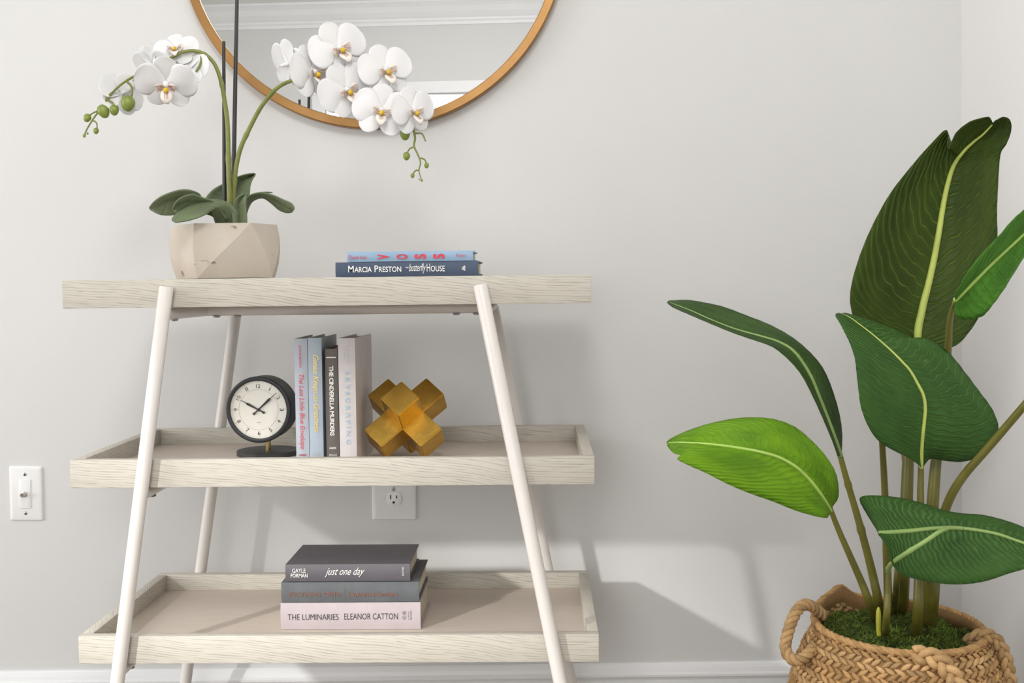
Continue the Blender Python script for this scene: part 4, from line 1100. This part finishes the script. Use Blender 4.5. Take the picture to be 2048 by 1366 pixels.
# upright leaf at the back
pleaf([((1830, 697), (1832, 692), (1838, 700)), ((1765, 668), (1836, 655), (1905, 694)), ((1716, 645), (1841, 632), (1940, 662)), ((1701, 610), (1848, 600), (1965, 620)), ((1704, 565), (1857, 565), (1983, 575)),
       ((1722, 505), (1868, 515), (1993, 525)), ((1748, 445), (1877, 465), (1995, 475)), ((1782, 385), (1885, 415), (1994, 425)), ((1825, 330), (1893, 375), (1996, 375)), ((1862, 288), (1903, 340), (1999, 325)),
       ((1893, 260), (1912, 322), (2003, 303)), ((1896, 297), (1920, 311), (2012, 290)), ((1912, 266), (1932, 297), (2021, 268)), ((1937, 245), (1950, 281), (2023, 250)), ((1960, 237), (1963, 271), (2018, 238)), ((1977, 234), (1976, 258), (2006, 234)), ((1982, 240), (1986, 247), (1995, 240))],
      lambda u, s: 1.96-.10*u*u-.035*abs(s), 'leafA', 'rib', -.05, .004, (19, 3), -.002, 'large upright dark green leaf with a yellow-green rib', 100, 27)
# front leaf
pleaf([((1838, 930), (1842, 936), (1848, 930)), ((1818, 916), (1842, 915), (1862, 917)), ((1785, 900), (1843, 893), (1888, 921)), ((1755, 880), (1845, 870), (1925, 923)), ((1735, 850), (1848, 842), (1962, 912)),
       ((1722, 815), (1850, 815), (1985, 890)), ((1717, 780), (1846, 790), (1997, 858)), ((1713, 745), (1835, 768), (1985, 820)), ((1710, 718), (1820, 742), (1960, 785)), ((1703, 695), (1802, 722), (1930, 745)),
       ((1696, 678), (1783, 703), (1897, 705)), ((1688, 662), (1763, 685), (1856, 677)), ((1682, 650), (1743, 668), (1840, 685)), ((1676, 640), (1722, 652), (1795, 661)), ((1672, 634), (1703, 638), (1755, 646)), ((1671, 629), (1690, 631), (1715, 633)), ((1674, 627), (1681, 628), (1695, 627))],
      lambda u, s: 1.80-.06*math.sin(u*3.1)+.05*u+.02*s, 'leafB', 'rib', .05, .004, (9, 3), -.001, 'broad mid-green leaf with a curved yellow rib in front', 100, 27)
# right leaf running out of the picture
pleaf([((1908, 592), (1910, 600), (1908, 615)), ((1920, 572), (1922, 588), (1912, 632)), ((1935, 545), (1945, 565), (1935, 639)), ((1962, 510), (1975, 535), (1965, 632)), ((1995, 475), (2010, 502), (1985, 610)), ((2025, 440), (2048, 467), (2010, 575)), ((2050, 418), (2080, 438), (2048, 515)), ((2085, 390), (2115, 405), (2090, 470)), ((2120, 365), (2140, 380), (2125, 425)), ((2160, 352), (2162, 352), (2160, 358))],
      lambda u, s: 1.70-.10*u+.03*s, 'leafC', 'rib_b', .05, .006, (10, 4), -.001, 'fresh green leaf reaching out at the right edge', 60, 14)
# arching leaf at the left
pleaf([((1676, 913), (1680, 912), (1683, 905)), ((1664, 880), (1670, 882), (1684, 868)), ((1645, 835), (1654, 838), (1679, 830)), ((1622, 785), (1638, 797), (1668, 790)), ((1603, 750), (1622, 757), (1655, 755)), ((1580, 722), (1603, 724), (1640, 728)), ((1552, 698), (1583, 700), (1615, 700)), ((1532, 688), (1555, 684), (1583, 674)), ((1508, 680), (1520, 673), (1540, 650)), ((1462, 664), (1470, 659), (1495, 632)), ((1416, 645), (1421, 640), (1447, 614)), ((1381, 630), (1384, 623), (1407, 605)), ((1347, 615), (1350, 610), (1372, 600)), ((1334, 605), (1335, 604), (1340, 602))],
      lambda u, s: 1.82-.02*u+.03*s-.06*math.sin(u*3), 'leafD', 'rib_g', .04, .004, (12, 3), -.002, 'narrow dark leaf arching out to the left', 80, 24)
# bright leaf at the left
pleaf([((1662, 1016), (1661, 1022), (1656, 1032)), ((1675, 998), (1650, 1003), (1652, 1036)), ((1677, 978), (1636, 982), (1625, 1031)), ((1672, 948), (1616, 957), (1588, 1020)), ((1655, 917), (1590, 933), (1548, 1004)), ((1625, 883), (1558, 915), (1500, 987)), ((1588, 853), (1522, 904), (1455, 968)), ((1540, 837), (1485, 897), (1412, 946)), ((1480, 836), (1445, 891), (1378, 931)), ((1425, 846), (1405, 887), (1354, 917)), ((1385, 858), (1385, 886), (1374, 911)), ((1358, 869), (1362, 885), (1352, 908)), ((1339, 879), (1345, 885), (1340, 899)), ((1333, 885), (1335, 886), (1334, 889))],
      lambda u, s: 1.79-.10*math.sin(u*2.6)-.03*s, 'leafE', 'rib_b', .05, .005, (9, 3), -.001, 'bright yellow-green leaf held out low at the left', 80, 26)
# low leaf at the right, seen from below its rib
oF = pleaf([((1755, 1062), (1757, 1066), (1758, 1070)), ((1735, 1030), (1775, 1065), (1775, 1095)), ((1720, 1003), (1800, 1063), (1783, 1125)), ((1724, 993), (1825, 1061), (1800, 1147)), ((1750, 991), (1850, 1058), (1830, 1158)), ((1795, 995), (1875, 1056), (1865, 1165)), ((1840, 1005), (1900, 1055), (1905, 1169)), ((1885, 1020), (1930, 1057), (1945, 1167)), ((1925, 1027), (1960, 1061), (1980, 1160)), ((1965, 1030), (1995, 1068), (2015, 1148)), ((2010, 1041), (2030, 1080), (2050, 1138)), ((2050, 1056), (2060, 1090), (2080, 1130)), ((2090, 1080), (2095, 1102), (2105, 1122)), ((2128, 1110), (2130, 1112), (2128, 1114))],
      lambda u, s: 1.70-.06*u-.03*s+.03*math.sin(u*3), 'leafB', 'rib_g', .05, .004, (10, 5), -.0015, 'low dark green leaf reaching right over the basket', 90, 30)
stem([(1776, 1143, 1.735), (1782, 1128, 1.69), (1810, 1108, 1.655), (1850, 1083, 1.645), (1880, 1063, 1.650), (1900, 1056, 1.665), (1925, 1057, 1.675)], 10, 8, 'rib_g', 40, (.1, .4, .75))
# stalks
def base(px, py): p = atz(px, py, MZ-.01); return (px, py, p.y)
def b_(px, py, dy=0): return base(px, py)
stem([(1661, 1018, 1.79), (1676, 1057, 1.80), (1700, 1112, 1.81), (1722, 1162, 1.82), (1740, 1208, 1.83), (1757, 1258, base(1757, 1258)[2])], 10, 17)
stem([(1681, 914, 1.82), (1695, 965, 1.83), (1714, 1030, 1.84), (1731, 1092, 1.85), (1745, 1148, 1.86), (1757, 1205, 1.87), (1761, 1240, base(1761, 1240)[2])], 11, 19, nodes=(.2, .42))
stem([(1764, 880, 1.84), (1768, 950, 1.86), (1771, 1020, 1.87), (1773, 1100, 1.88), (1777, 1215, 1.90)], 12, 17)
stem([(1833, 690, 1.958), (1826, 760, 1.95), (1819, 850, 1.94), (1815, 950, 1.93), (1810, 1080, 1.92), (1804, 1160, 1.91), (1800, 1232, base(1800, 1232)[2])], 14, 32, nodes=(.45,))
stem([(1842, 932, 1.80), (1841, 980, 1.80), (1841, 1060, 1.795), (1838, 1150, 1.79), (1836, 1220, 1.785), (1832, 1282, base(1832, 1282)[2])], 11, 23)
stem([(1910, 602, 1.715), (1900, 640, 1.76), (1896, 700, 1.80), (1888, 800, 1.83), (1876, 890, 1.83), (1868, 970, 1.825), (1862, 1080, 1.82), (1860, 1180, 1.81), (1856, 1266, base(1856, 1266)[2])], 9, 30)
stem([(2075, 780, 1.66), (2030, 833, 1.69), (1975, 897, 1.73), (1930, 948, 1.76), (1903, 990, 1.78), (1885, 1040, 1.80), (1873, 1120, 1.81), (1868, 1200, 1.81), (1862, 1255, base(1862, 1255)[2])], 15, 20)
stem([(1777, 1142, 1.737), (1776, 1185, 1.74), (1773, 1235, 1.745), (1770, 1282, base(1770, 1282)[2])], 10, 16)
stem([(1797, 1110, 1.82), (1793, 1170, 1.83), (1788, 1235, base(1788, 1235)[2])], 10, 15)
link('sprout', tube_mesh(pp([(1757, 1214, 1.80), (1757, 1228, 1.80), (1757, 1250, 1.80), (1758, 1272, 1.80)], 12), [.0012, .0022, .0032, .0038, .0041, .0042, .0042, .0040, .0039, .0038, .0037, .0036], 10), M['sprout'], pl, smooth=True)
